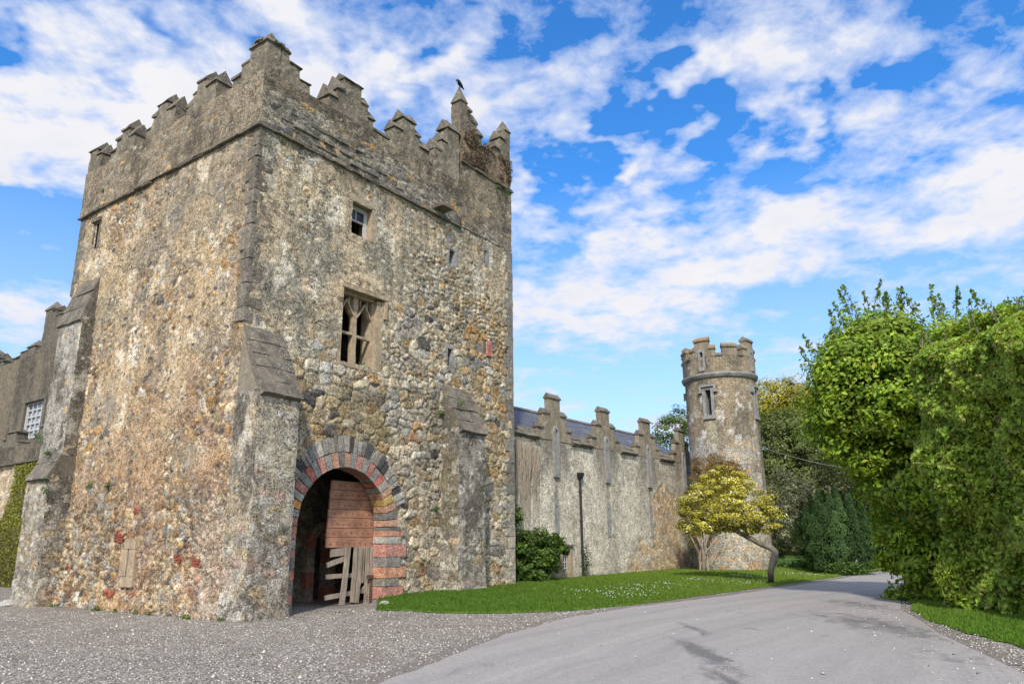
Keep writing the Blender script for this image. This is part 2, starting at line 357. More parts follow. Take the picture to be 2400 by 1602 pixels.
def masonry(u, v, plf, bigf, palette, pcol, mortar, seed, small=(.21, .15), big=(.42, .27), wob=.06, stonecol=None, dirt_=.35):
    uw = u+wob*(fbm(u*3, v*3, 0, seed+1, 3)-.5)*2+.035*(vnoise(u*11, v*11, 0, seed+41)-.5)*2; vw = v+wob*(fbm(u*3, v*3, 5, seed+2, 3)-.5)*2+.035*(vnoise(u*11, v*11, 3, seed+42)-.5)*2
    s1 = vor(uw, vw, *small, seed, .85, 3.2); s2 = vor(uw, vw, *big, seed+100, .85, 3.2)
    mb = fbm(u*.8, v*.8, 0, seed+4, 3)+(bigf-.5) > .5
    ed = np.where(mb, s2[1]*big[1], s1[1]*small[1]); i1 = np.where(mb, s2[2], s1[2]); i2 = np.where(mb, s2[3], s1[3])
    dome = np.clip(ed/.06, 0, 1)**.7; sh = dome*(.45+.55*i2)*(.86+.28*fbm(u*8, v*8, 1, seed+44, 3))
    n = fbm(u*6, v*6, 0, seed+7, 4)+.5*(vnoise(u*15, v*15, 0, seed+45)-.5); nb = fbm(u*.9, v*.7, 2, seed+8, 4)
    ph = plf+.5*(n-.5)+.7*(nb-.5)
    st = sh > ph
    h = np.where(st, sh, ph)
    cs = pal(i1, palette) if stonecol is None else stonecol(i1, u, v)
    cs = cs*(1+.8*(fbm(u*9, v*9, 0, seed+11, 4)-.5))[:, None]*(.72+.46*i2)[:, None]; dirt = sstep(.5, .66, fbm(u*1.1, v*.7, 6, seed+46, 5))[:, None]*dirt_; cs = cs*(1-dirt)+np.array((.19, .175, .145))*dirt
    deep = np.clip((.42-np.maximum(ph, 0))/.42, 0, 1)[:, None]
    cm = np.array(mortar)*(1-.75*deep*(fbm(u*5, v*5, 9, seed+12, 3) > .45)[:, None])
    k = sstep(.35, .65, plf+.3*(nb-.5))[:, None]
    cp_ = cm*(1-k)+pcol(u, v)*k
    return np.clip(h, -.1, 1.2), np.where(st[:, None], cs, cp_)
def wallgrid(name, parent, O, U, Nn, u0, u1, v0, v1, step, fn, amp=.05, holes=(), mat_=None, base_flare=0., edge=(1, 1), vtop=None):
    """wall face on a fine grid: O origin, U horizontal unit vector, Nn outward unit normal"""
    nu = int(round((u1-u0)/step))+1; nv = int(round((v1-v0)/step))+1
    us, vs = np.meshgrid(np.linspace(u0, u1, nu), np.linspace(v0, v1, nv)); u = us.ravel(); v = vs.ravel()
    h, c = fn(u, v)
    taper = sstep(-.005, .07, u-u0)*sstep(-.005, .07, u1-u); flare = base_flare*np.clip(1-v/.9, 0, 1)**2
    cj = .012+.035*(fbm(v*3.1, v*0, 0, 99, 3)-.3)+flare
    d = (amp*h+.05*(fbm(u*.5, v*.5, 3, 77, 2)-.5)+flare)*taper+cj*(1-taper)
    u2 = u-cj*(u < u0+1e-6)+cj*(u > u1-1e-6)
    V = np.asarray(O)+u2[:, None]*U+v[:, None]*Z+d[:, None]*Nn
    i = np.arange(nu*nv).reshape(nv, nu)
    Fq = np.stack([i[:-1, :-1], i[:-1, 1:], i[1:, 1:], i[1:, :-1]], -1).reshape(-1, 4)
    if np.dot(np.cross(U, Z), Nn) < 0: Fq = Fq[:, ::-1]
    cu = u[Fq].mean(1); cv = v[Fq].mean(1)
    keep = np.ones(len(Fq), bool)
    for hf in holes: keep &= ~hf(cu, cv)
    return mk(name, V, np.ascontiguousarray(Fq[keep]), mat_ or M['masonry'], parent, c, True)
rect = lambda x0, x1, y0, y1: (lambda u, v: (u > x0) & (u < x1) & (v > y0) & (v < y1))

# ================================================================== GATE TOWER
tower = thing('gate_tower', 'massive square rubble stone gate tower with stepped battlements and a striped arched gateway', 'tower', P(0, 0, 0))
AC, AR, AZ = 3.5, 1.57, 2.05            # gateway arch: centre, radius, springing
arch_in = lambda u, v: (((u-AC)**2+np.clip(v-AZ, 0, None)**2) < (AR+.12)**2) & (v < AZ+AR+.2)
def plast_r(u, v):
    up = sstep(5.8, 8.2, v-.35*(u-3))*sstep(6.2, 4.6, u)               # plaster upper left
    top = sstep(10.0, 12.2, v+.12*u-.6)*.50
    rt = sstep(7.5, 9.5, u)*sstep(9.5, 11, v)*.35
    return .18+.60*up+np.clip(top+rt, 0, .4)*(1-up)+.06*sstep(6, 9, v)+.5*(fbm(u*.55, v*.5, 3, 67, 3)-.5)*sstep(4, 6, v)
def pcol_r(u, v):
    n = fbm(u*.9, v*.6, 1, 201, 5)[:, None]; n2 = fbm(u*2.5, v*1.2, 4, 202, 4)[:, None]
    c = np.array(CREAM)*1.1*(1-sstep(.44, .64, n))+np.array((.27, .25, .195))*sstep(.44, .64, n)
    c = c*(1-.75*sstep(.55, .66, n2))+np.array((.66, .61, .50))*.75*sstep(.55, .66, n2)
    return c*(1-.25*sstep(11.4, 12.3, v+.1*fbm(u, v, 0, 3, 2)))[:, None]
PR = [(30, (.53, .455, .33)), (26, (.45, .41, .325)), (12, (.44, .425, .375)), (14, BUFF), (4, OCH), (9, GREY), (3, DG), (1, (.33, .2, .12))]
PR2 = [(34, BUFF), (24, (.41, .28, .145)), (14, CREAM), (8, GREY), (4, ORG), (3, DG), (3, BRN), (8, LG)]
def sc_r(i1, u, v):
    k = sstep(7.3, 9.2, u+1.2*(fbm(u*.7, v*.7, 0, 61, 3)-.5))*sstep(2.5, 5, v)*sstep(11.8, 9.5, v)
    k = np.maximum(k, sstep(5.2, 4.6, u)*sstep(3.5, 4.6, v)*sstep(6.6, 5.6, v)*.7)
    pick = _h(np.floor(i1*9999), np.floor(i1*777), u*0, 5) < k
    c = np.where(pick[:, None], pal(i1, PR2), pal(i1, PR))
    # dark slaty stones left above the arch, mossy band
    dk = (u < 3.1) & (v > 3.6) & (v < 5.6) & (i1 > .72); c = np.where(dk[:, None], np.array(DG)*.9, c)
    ms = sstep(.55, .62, fbm(u*1.4, v*1.1, 7, 62, 4))*sstep(3.8, 4.6, v)*sstep(6.4, 5.6, v)*sstep(2.4, 3.4, u)*sstep(7.4, 6.6, u)*.6
    return c*(1-ms[:, None])+np.array((.13, .12, .045))*ms[:, None]
def streaks(u, v, c, seed, z1=12.4, z0=8.5, k=.55):
    m = (sstep(z0, z1, v)*sstep(.46, .62, fbm(u*2.6, v*.28, 0, seed, 4)))[:, None]*k
    return c*(1-m)+np.array((.125, .11, .088))*m
def fr(u, v):
    h, c = masonry(u, v, plast_r(u, v), .5+.25*sstep(7, 4, v)-.5*sstep(8, 10, v)+.1*sstep(6, 9, u), PR, pcol_r, (.38, .315, .215), 11, small=(.25, .16), big=(.46, .29), stonecol=sc_r, dirt_=.16)
    # brown stain strip left of the second buttress
    st = sstep(.55, .1, np.abs(u-7.1))*sstep(.8, 2.5, v)*sstep(6.6, 5.8, v)*.5*fbm(u*3, v*1.2, 0, 15, 3)
    st2 = sstep(.9, .1, u)*sstep(6.2, 7.5, v)*.55*fbm(u*3, v*.9, 0, 16, 3); c = streaks(u, v, c, 151, k=.35); c = c*(1-st2[:, None])
    pk = (sstep(.56, .64, fbm(u*.9, v*.8, 4, 19, 4))*sstep(7, 5, v)*.2)[:, None]; c = c*(1-pk)+np.array((.46, .34, .22))*pk
    return h, c*(1-st[:, None])
WINS = [rect(3.25, 4.05, 10.45, 11.47), rect(3.08, 4.6, 6.55, 8.85), rect(7.66, 7.98, 10.86, 11.36), rect(9.62, 9.76, 11.45, 11.98), rect(7.62, 7.92, 7.25, 7.85), rect(9.68, 9.76, 8.06, 8.5)]
wallgrid('front_wall', tower, N0, a_, -b_, 0, 11.3, -.25, 12.42, .033, fr, .078, [arch_in]+WINS, base_flare=.10, edge=(0, 0))
# left face
def plast_l(u, v):
    return .72+1.0*(fbm(u*.5, v*.45, 3, 66, 3)-.5)*sstep(3, 4.5, v)-.50*sstep(3.6, 2.2, v+.5*(fbm(u, v, 0, 88, 2)-.5)*2)*sstep(-.1, .6, u+.3)-.28*sstep(2.6, 1.6, u)*sstep(.4, 1.2, u)*sstep(4.2, 5.0, v)*sstep(8.0, 7.0, v)-.1*sstep(6, 4, v)
def pcol_l(u, v):
    n = fbm(u*.8, v*.6, 1, 211, 5)[:, None]; n2 = fbm(u*1.7, v*1.15, 4, 212, 6)[:, None]; n3 = fbm(u*1.3, v*1.1, 8, 213, 4)[:, None]
    c = np.array((.43, .335, .215))*(1-sstep(.42, .62, n))+np.array((.30, .255, .185))*sstep(.42, .62, n)
    c = c*(1-.7*sstep(.58, .72, n2))+np.array((.62, .55, .43))*.7*sstep(.58, .72, n2)
    c = c*(1-.6*sstep(.60, .70, n3))+np.array((.20, .19, .18))*.6*sstep(.60, .70, n3)
    low = (sstep(8.5, 3.0, v)*.62)[:, None]*sstep(.35, .6, fbm(u*.7, v*.7, 3, 215, 4))[:, None]; c = c*(1-low)+np.array((.31, .185, .10))*low
    p = ((np.abs(u-5.15-.03*(v-7))<.33) & (v > 6.5) & (v < 8.35))[:, None]*.8   # old limewashed patch
    return c*(1-p)+np.array((.66, .60, .49))*p
PL = [(22, BUFF), (16, (.38, .34, .27)), (10, CREAM), (10, (.36, .25, .14)), (20, BRN), (12, GREY), (3, ORG), (5, DG), (1, RED), (5, LG)]
def sc_l(i1, u, v):
    c = pal(i1, PL); c = np.where(((u < 3) & (v > 4.4) & (v < 7.6) & (i1 > .3))[:, None], pal(i1, [(3, OCH), (2, ORG), (2, BUFF), (1, BRN)]), c)
    lo = sstep(3.4, 2.4, v)[:, None]; hi = pal(_h(np.floor(i1*9999), i1*0, i1*0, 8), [(5, BUFF), (3, OCH), (4, CREAM), (3, GREY), (2, DG), (1, BRN), (1, WHT)])
    c = c*lo+hi*(1-lo)
    gr = sstep(1.3, .4, u)[:, None]*sstep(3.2, 2.0, v)[:, None]*.7; c = c*(1-gr)+np.array((.37, .345, .29))*gr
    dk = (_h(np.floor(i1*9999), i1*0+3, i1*0, 8) < .12)[:, None]
    return np.where(dk, np.array(RED)*.8, c) if False else c
def fl(u, v):
    h, c = masonry(u, v, plast_l(u, v), .38+.1*sstep(4.4, 5, v)*sstep(3, 2, u)+.22*sstep(1.5, .5, u)*sstep(3, 2, v), PL, pcol_l, (.27, .185, .12), 31, small=(.20, .14), big=(.38, .25), stonecol=sc_l); c = streaks(u, v, c, 152, k=.3); st = (sstep(.7, .1, u)*sstep(4.5, 7, v)*.6*fbm(u*3, v*.9, 0, 16, 3))[:, None]; pk = (sstep(.50, .62, fbm(u*.5, v*.4, 4, 18, 4))*sstep(11, 7, v)*.22)[:, None]; c = c*(1-pk)+np.array((.40, .235, .14))*pk; return h, c*(1-st)
wallgrid('side_wall', tower, N0, b_, -a_, 0, 9.75, -.25, 12.42, .033, fl, .068, [rect(4.0-.035, 4.0+.035, .95, 1.62), rect(8.42, 8.6, 11.0, 11.9)], base_flare=.10, edge=(0, 0))
# back faces, deck
bb = MB()
def quad(mb, p, q, r, s_): mb.add([p, q, r, s_], [(0, 1, 2, 3)])
quad(bb, P(11.3, 0, -.25), P(11.3, 9.75, -.25), P(11.3, 9.75, 12.42), P(11.3, 0, 12.42)); quad(bb, P(11.3, 9.75, -.25), P(0, 9.75, -.25), P(0, 9.75, 12.42), P(11.3, 9.75, 12.42))
quad(bb, P(0, 0, 12.42), P(11.3, 0, 12.42), P(11.3, 9.75, 12.42), P(0, 9.75, 12.42))
bb.build('rear_wall', M['dark_render'], tower)
# inner rooms seen through the gateway and the windows
def niche(name, s0, s1, z0, z1, t0, t1, m_=None):
    q = MB(); c = [P(s, t, z) for z in (z0, z1) for t in (t0, t1) for s in (s0, s1)]
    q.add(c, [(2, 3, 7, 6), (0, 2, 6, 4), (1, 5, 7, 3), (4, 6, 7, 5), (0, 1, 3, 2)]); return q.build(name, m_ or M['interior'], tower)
# passage behind the arch
q = MB()
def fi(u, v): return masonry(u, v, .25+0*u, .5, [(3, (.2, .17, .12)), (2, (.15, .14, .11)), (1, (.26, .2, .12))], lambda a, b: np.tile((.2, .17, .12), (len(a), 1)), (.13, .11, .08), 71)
wallgrid('passage_wall', tower, P(0, 2.65, 0), a_, -b_, -0.2+1.0, 7.4, -.2, 4.3, .06, fi, .06, [lambda u, v: (np.abs(u-4.92) < .24) & (v < 1.25), lambda u, v: (np.abs(u-4.92) < .24*np.sqrt(np.clip((1.95-v)/.7, 0, 1))) & (v >= 1.25)])
q.add([P(.8, .4, -.1), P(.8, 2.7, -.1), P(.8, 2.7, 4.3), P(.8, .4, 4.3), P(7.4, .4, -.1), P(7.4, 2.7, -.1), P(7.4, 2.7, 4.3), P(7.4, .4, 4.3)], [(0, 1, 2, 3), (5, 4, 7, 6), (3, 2, 6, 7)])
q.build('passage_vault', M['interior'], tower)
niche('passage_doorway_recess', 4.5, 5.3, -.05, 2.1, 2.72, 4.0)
# pointed doorway surround on passage wall
q = MB(); outer = []; inner = []
for t in np.linspace(0, 1, 7): inner.append((4.92-.26, -.1+1.35*t)); outer.append((4.92-.55, -.1+1.35*t))
for t in np.linspace(0, 1, 7)[1:]: inner.append((4.92-.26*math.cos(t*PI/2)**.9, 1.25+.75*math.sin(t*PI/2)**.95)); outer.append((4.92-.55*math.cos(t*PI/2)**.95, 1.25+1.0*math.sin(t*PI/2)))
inner = inner+[(2*4.92-x, y) for x, y in inner[::-1][1:]]; outer = outer+[(2*4.92-x, y) for x, y in outer[::-1][1:]]
for i in range(len(inner)-1):
    cc = [(.30, .24, .18), (.33, .13, .09), (.24, .2, .15)][(i*7 % 5) % 3]
    L = lambda t: [P(*inner[i][:1], t, inner[i][1]), P(*inner[i+1][:1], t, inner[i+1][1]), P(*outer[i+1][:1], t, outer[i+1][1]), P(*outer[i][:1], t, outer[i][1])]
    q.loft([L(2.42), L(2.8)], cc)
q.build('inner_doorway', M['voussoir'], tower)
# arch rings and jambs
ring = MB()
def wedge(mb, r0, r1, a0, a1, t0, t1, col, jit=.01):
    j = rng.uniform(-jit, jit, 4)
    pts = [(AC+r0*math.cos(a0), AZ+r0*math.sin(a0)), (AC+r0*math.cos(a1), AZ+r0*math.sin(a1)), (AC+(r1+j[0])*math.cos(a1-.004), AZ+(r1+j[0])*math.sin(a1-.004)), (AC+(r1+j[1])*math.cos(a0+.004), AZ+(r1+j[1])*math.sin(a0+.004))]
    k0 = t0+j[2]; mb.loft([[P(s, k0, z) for s, z in pts], [P(s, t1, z) for s, z in pts]], col)
PK = [(.38, .17, .135), (.42, .215, .175), (.35, .13, .10), (.42, .25, .175)]; GK = [(.22, .21, .195), (.28, .27, .25), (.16, .155, .15), (.33, .32, .29)]
nv = 25
for i in range(nv):
    a0 = PI*i/nv; a1 = PI*(i+1)/nv; c = PK[rng.integers(4)] if i % 2 == 0 else GK[rng.integers(4)]
    if i == 3: c = (.50, .36, .13)
    if i == 22: c = (.52, .25, .09)
    wedge(ring, AR, AR+.40+.03*rng.uniform(-1, 1), a0+.006, a1-.006, -.115, .42, np.array(c)*rng.uniform(.85, 1.12))
i = 0; aa = .30
while aa < PI-.1:
    da = rng.uniform(.055, .12); c = [(.26, .25, .225), (.36, .35, .31), (.30, .28, .24), (.07, .07, .07), (.20, .19, .17)][rng.integers(5)]
    wedge(ring, AR+.425, AR+.425+rng.uniform(.33, .46), aa, aa+da-.014, -.10+rng.uniform(-.02, .02), .25, c); aa += da
ring.build('arch_ring', M['voussoir'], tower, rough=.022)
for side in (-1, 1):
    jb = MB(); z0 = -.15; k = 0
    hs = [.22, .34, .22, .30, .27, .36, .20, .16, .12, .18, .14]; hs = hs if side > 0 else [.3, .25, .3, .25, .3, .2, .25, .35]
    cols = [GK[0], PK[1], (.24, .22, .19), (.47, .25, .16), GK[0], PK[1], GK[3], (.44, .24, .17), GK[2], PK[0], GK[3]]
    z0 = -.12
    for k, hh in enumerate(hs):
        z1 = min(z0+hh, AZ); wd = (.42+.2*rng.uniform() if k % 2 == 0 else .55+.3*rng.uniform()); c = np.array(cols[k % len(cols)])
        x0 = AC+side*AR; u = side*wd*a_
        jb.box(P(x0, -.10-.02*rng.uniform(), z0+.008), u, .53*b_, (z1-z0-.014)*Z, c*rng.uniform(.9, 1.1), step=.12, rough=.012, seed=k)
        z0 = z1
        if z0 >= AZ-.01: break
    jb.build('gate_jamb', M['voussoir'], tower)
# buttresses
def fgrey(seed, base=(.30, .285, .25), lo=.5, spots=.0):
    def f(u, v):
        def pc(u, v):
            n = fbm(u*1.6, v*.8, 1, seed+3, 5)[:, None]; n2 = fbm(u*3, v*2, 1, seed+4, 4)[:, None]
            c = np.array(base)*(1-sstep(.42, .6, n))+np.array((.14, .13, .11))*sstep(.42, .6, n)
            return c*(1-.5*sstep(.58, .68, n2))+np.array((.5, .48, .42))*.5*sstep(.58, .68, n2)
        return masonry(u, v, lo+.25*sstep(1.6, 3.2, v)+0*u, .7, PR, pc, (.28, .235, .165), seed, small=(.26, .17), big=(.42, .26),
                       stonecol=lambda i1, u, v: pal(i1, [(4, (.34, .32, .27)), (3, LG), (2, BUFF), (2, GREY), (1, (.4, .3, .24)), (1, (.2, .19, .17))]))
    return f
def slabs(name, par, o, uvec, w_, dn, rows, over=.02, thick=.05, seed=0, mt=None):
    """sloping courses of slabs; o top corner at the wall, uvec unit across, w_ width, dn vector down the slope"""
    r = np.random.default_rng(seed); mb = MB(); nrm = np.cross(uvec, dn); nrm = nrm/np.linalg.norm(nrm)
    if nrm[2] < 0: nrm = -nrm
    for i in range(rows):
        f0 = i/rows; f1 = (i+1)/rows+.04; x = -over
        while x < w_+over-.02:
            ww = min(r.uniform(.28, .55), w_+over-x)
            if w_+over-x-ww < .12: ww = w_+over-x
            oo = o+uvec*(x+.006)+dn*f0-nrm*(.10)+nrm*r.uniform(-.008, .008)
            tilt = nrm*(.02)
            V = [oo, oo+uvec*(ww-.012), oo+uvec*(ww-.012)+dn*(f1-f0)+tilt, oo+dn*(f1-f0)+tilt]
            V2 = [p+nrm*(.10+thick) for p in V]
            mb.loft([V, V2], None); x += ww
    return mb.build(name, mt or M['slab'], par, rough=.03, seed=seed)
def buttress(O, U, Nn, w_, off, z1, z2, seed, leftdark=None, label=None, par_low=None, step=.04, z0=-.25, sideb=(1, 1), rows=5, fn=None, sfn=None, cheek='dark_render'):
    fn = fn or fgrey(seed)
    root = wallgrid('buttress', tower, O+off*Nn, U, Nn, 0, w_, z0, z1, step, fn, .045, base_flare=.05)
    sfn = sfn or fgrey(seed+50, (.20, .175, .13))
    for k, (uo, nn) in enumerate(((0, -U), (w_, U))):
        if not sideb[k]: continue
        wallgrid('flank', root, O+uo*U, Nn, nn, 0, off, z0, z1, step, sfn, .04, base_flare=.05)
    # triangular cheeks under the sloping cap
    for uo in (-.01, w_+.01):
        ch = MB(); ch.add([O+uo*U+z1*Z, O+uo*U+off*Nn+z1*Z, O+uo*U+z2*Z], [(0, 1, 2)]); ch.build('cheek', M[cheek], root)
    slabs('slab_cap', root, O+(z2)*Z, U, w_, off*1.06*Nn+(z1-z2-.08)*Z, rows, seed=seed)
    if label: root['label'] = label
    return root
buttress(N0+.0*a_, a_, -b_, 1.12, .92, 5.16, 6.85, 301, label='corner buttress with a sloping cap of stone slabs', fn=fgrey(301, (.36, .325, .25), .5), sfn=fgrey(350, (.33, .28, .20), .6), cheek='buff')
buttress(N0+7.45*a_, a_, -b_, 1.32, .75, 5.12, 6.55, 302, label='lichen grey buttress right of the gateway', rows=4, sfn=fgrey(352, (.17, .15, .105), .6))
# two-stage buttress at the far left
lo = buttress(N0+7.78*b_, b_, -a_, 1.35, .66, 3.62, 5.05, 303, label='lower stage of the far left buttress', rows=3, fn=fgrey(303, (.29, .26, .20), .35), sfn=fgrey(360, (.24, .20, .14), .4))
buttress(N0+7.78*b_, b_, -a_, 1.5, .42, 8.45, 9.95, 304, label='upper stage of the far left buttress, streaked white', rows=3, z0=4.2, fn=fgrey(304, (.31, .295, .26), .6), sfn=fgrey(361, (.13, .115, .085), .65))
# corner quoins, dark grey
qn = MB(); z0 = 6.95; k = 0
while z0 < 12.3:
    hh = rng.uniform(.2, .42); L1 = .40 if k % 2 else .26; L2 = .26 if k % 2 else .38
    L1 *= rng.uniform(.7, 1.3); L2 *= rng.uniform(.7, 1.3); g = rng.uniform(.75, 1.2)
    hh = min(hh, 12.40-z0); qn.box(P(-.082, -.082, z0+.006), L1*a_, L2*b_, (hh-.012)*Z, np.array((.155, .138, .115))*g, step=.09, rough=.03, seed=k); z0 += hh; k += 1
qn.build('quoins', M['voussoir'], tower)
qn = MB(); z0 = 0; k = 0
while z0 < 12.3:
    hh = min(rng.uniform(.28, .45), 12.40-z0); L1 = (.42 if k % 2 else .26)*rng.uniform(.85, 1.2); g = rng.uniform(.8, 1.15)
    qn.box(P(11.3-L1, -.075, z0+.006), (L1+.07)*a_, .4*b_, (hh-.012)*Z, np.array((.20, .185, .16) if z0 > 3 else (.33, .31, .26))*g, step=.12, rough=.014, seed=k); z0 += hh; k += 1
qn.build('quoins', M['voussoir'], tower)
qn = MB(); z0 = 9.6; k = 0
while z0 < 12.3:
    hh = min(rng.uniform(.28, .45), 12.40-z0); L1 = (.42 if k % 2 else .26)*rng.uniform(.85, 1.2)
    qn.box(P(-.075, 9.82, z0+.006), .3*a_, -L1*b_, (hh-.012)*Z, np.array((.15, .14, .12))*rng.uniform(.8, 1.15), step=.12, rough=.014, seed=k); z0 += hh; k += 1
qn.build('quoins', M['voussoir'], tower)

# parapets -------------------------------------------------------------
def fpar(seed, rubble=.0, rust=0.):
    def f(u, v):
        def pc(u, v):
            n = fbm(u*1.3, v*.35, 1, seed+3, 5)[:, None]; n2 = fbm(u*3.2, v*3.2, 1, seed+4, 4)[:, None]
            c = np.array((.235, .195, .14))*(1-sstep(.40, .62, n))+np.array((.125, .105, .078))*sstep(.40, .62, n)
            c = c*(1-.45*sstep(.55, .68, n2))+np.array((.34, .29, .21))*.45*sstep(.55, .68, n2)
            return c*(1-.3*rust)+np.array((.15, .09, .05))*rust*.5
        return masonry(u, v, .78-rubble*sstep(13.9, 13.0, v+.12*u*0+.5*(fbm(u, v, 0, seed, 2)-.5)), .6, PR, pc, (.20, .165, .12), seed, small=(.34, .10), big=(.5, .14),
                       stonecol=lambda i1, u, v: pal(i1, [(4, (.28, .26, .22)), (3, (.2, .185, .155)), (2, (.34, .3, .23)), (1, OCH), (1, DG)]))
    return f
TH = .46
def parapet(O, U, Nn, u0, u1, z0, z1, fn, parent, name='parapet', off=.10):
    root = wallgrid(name, parent, O+off*Nn, U, Nn, u0, u1, z0, z1, .04, fn, .035, edge=(0, 0))
    q = MB(); e = .012
    q.box(O+(off-.0)*Nn+(u0+e)*U+(z0+.004)*Z-.03*Nn, (u1-u0-2*e)*U, -(TH-.03)*Nn, (z1-z0-.004)*Z, step=.3); q.build('parapet_core', M['render'], root)
    return root
def merlon(parent, O, U, Nn, zb, steps, off=.10, th=TH, cop=.23, mt=None, pyr=(), label=None, roughk=.035, over=.05, seed=0):
    """steps: (u0,u1,ztop) ; saddleback coping stones on each step as sub-part"""
    r = np.random.default_rng(seed+int(abs(steps[0][0])*100)); body = MB()
    for i, (x0, x1, zt) in enumerate(steps):
        body.box(O+off*Nn+x0*U+zb*Z, (x1-x0)*U, -th*Nn, (zt-zb)*Z, step=.09)
    root = body.build('merlon', mt or M['render'], parent, rough=roughk, seed=seed)
    cp2 = MB()
    for i, (x0, x1, zt) in enumerate(steps):
        ch = cop*r.uniform(.85, 1.2); ov = over*r.uniform(.5, 1.3); l0 = x0 if (i > 0 and steps[i-1][2] > zt) else x0-ov; l1 = x1 if (i < len(steps)-1 and steps[i+1][2] > zt) else x1+ov
        sk = r.uniform(-.04, .04, 3)
        def sec(x, kz=0): return [O+(off+ov)*Nn+x*U+(zt+sk[0])*Z, O+(off+ov)*Nn+x*U+(zt+.05)*Z, O+(off-th/2)*Nn+x*U+(zt+ch+kz)*Z, O+(off-th-ov)*Nn+x*U+(zt+.05)*Z, O+(off-th-ov)*Nn+x*U+(zt+sk[0])*Z]
        if i in pyr:
            mid = (l0+l1)/2; lo_ = sec(l0); hi_ = sec(l1); ap = O+(off-th/2)*Nn+mid*U+(zt+ch*1.9)*Z
            V = [lo_[0], hi_[0], hi_[4], lo_[4], lo_[1], hi_[1], hi_[3], lo_[3], ap]
            cp2.add(V, [(0, 1, 5, 4), (1, 2, 6, 5), (2, 3, 7, 6), (3, 0, 4, 7), (4, 5, 8), (5, 6, 8), (6, 7, 8), (7, 4, 8), (3, 2, 1, 0)])
        else:
            nseg = max(1, int((l1-l0)/.25)); cp2.loft([sec(l0+(l1-l0)*k/nseg, r.uniform(-.05, .05)) for k in range(nseg+1)])
    cp2.build('coping', M['slab'], root, rough=.04, seed=seed+5)
    if label: root['label'] = label
    return root
parapet(N0, b_, -a_, -.10, 9.83, 12.42, 14.06, fpar(401), tower)
parapet(N0, a_, -b_, -.10, 8.2, 12.42, 14.06, fpar(402, .75), tower)
Lf = (N0, b_, -a_); Rf = (N0, a_, -b_)
merlon(tower, *Lf, 14.06, [(-.10, .66, 14.98), (.66, 1.02, 14.66), (1.02, 1.4, 14.34)], seed=1, label='tall corner merlon of the tower', cop=.30, pyr=(0,))
merlon(tower, *Lf, 14.06, [(2.25, 2.76, 14.70), (2.76, 3.25, 14.98), (3.25, 3.40, 14.66), (3.40, 3.75, 14.32)], seed=2, cop=.40)
merlon(tower, *Lf, 14.06, [(4.42, 4.92, 14.68), (4.92, 5.5, 15.02), (5.5, 5.70, 14.76), (5.70, 6.02, 14.32)], seed=3, cop=.44)
merlon(tower, *Lf, 14.06, [(6.78, 7.18, 14.60), (7.18, 7.62, 14.95), (7.62, 7.95, 14.70), (7.95, 8.25, 14.34)], seed=4, cop=.42)
merlon(tower, *Lf, 14.06, [(8.95, 9.32, 14.58), (9.32, 9.83, 14.88)], seed=5, cop=.42)
merlon(tower, *Rf, 14.06, [(.38, .66, 14.97), (.66, 1.02, 14.66), (1.02, 1.42, 14.34)], seed=6)
merlon(tower, *Rf, 14.06, [(2.1, 2.42, 14.42), (2.42, 2.66, 14.85), (2.66, 3.34, 15.28), (3.34, 3.64, 14.82), (3.64, 3.91, 14.42)], seed=7, cop=.38)
merlon(tower, *Rf, 14.06, [(3.91, 4.6, 14.16)], seed=17, cop=.06)
merlon(tower, *Rf, 14.06, [(4.82, 5.2, 14.72), (5.2, 5.76, 15.22), (5.76, 6.04, 14.86)], seed=8, cop=.38)
merlon(tower, *Rf, 14.06, [(6.04, 6.5, 14.5), (6.8, 7.12, 14.9), (7.12, 7.45, 15.3), (7.45, 8.1, 15.95)], seed=9, cop=.38)
q = MB(); r8 = np.random.default_rng(88)
for k in range(12):
    u = r8.uniform(0, .5); side = k % 2; o = P(u, -.17, 15.05+.02*r8.normal()) if side else P(-.17, u, 15.05+.02*r8.normal()); q.box(o+.03*r8.normal(size=3), (a_ if side else b_)*r8.uniform(.12, .2), (b_ if side else a_)*.3, Z*r8.uniform(.03, .06), step=.08)
q.loft([[P(.02, .02, 15.2), P(.30, .02, 15.2), P(.30, .30, 15.2), P(.02, .30, 15.2)], [P(.10, .10, 15.42), P(.17, .10, 15.42), P(.17, .17, 15.42), P(.10, .17, 15.42)]]); q.build('cap_stones', M['slab'], tower, rough=.035)
# string courses: rows of thin projecting slates
def course(name, O, U, Nn, u0, u1, z0, z1=None, par=tower, seed=0, proj=.17, gaps=()):
    r = np.random.default_rng(seed); mb = MB(); x = u0
    while x < u1-.03:
        ww = min(r.uniform(.18, .6), u1-x)
        if not any(g0 < x+ww/2 < g1 for g0, g1 in gaps):
            for kk in range(2):
                pr = proj+r.uniform(-.05, .03)-.04*kk
                mb.box(O+(x+.004)*U+(z0-.055+.06*kk+r.uniform(-.01, .01))*Z+pr*Nn, (ww-.01)*U, -(pr+.1)*Nn, .045*Z, step=.15)
        x += ww
    return mb.build(name, M['slab'], par, rough=.012, seed=seed)
course('string_course', *Lf, -.14, 9.9, 12.40, seed=41, gaps=((4.6, 5.4),))
course('string_course', *Rf, -.14, 8.25, 12.40, seed=42)
course('slate_courses', *Rf, .5, 4.6, 12.85, seed=43, proj=.16); course('slate_courses', *Rf, .8, 3.6, 13.15, seed=44, proj=.15); course('slate_courses', *Rf, 1.2, 5.3, 12.62, seed=46, proj=.16)
q = MB(); q.box(P(6.75, -.55, 12.55), .55*a_, .6*b_, .13*Z, step=.12); q.build('projecting_slab', M['slab'], tower, rough=.03)
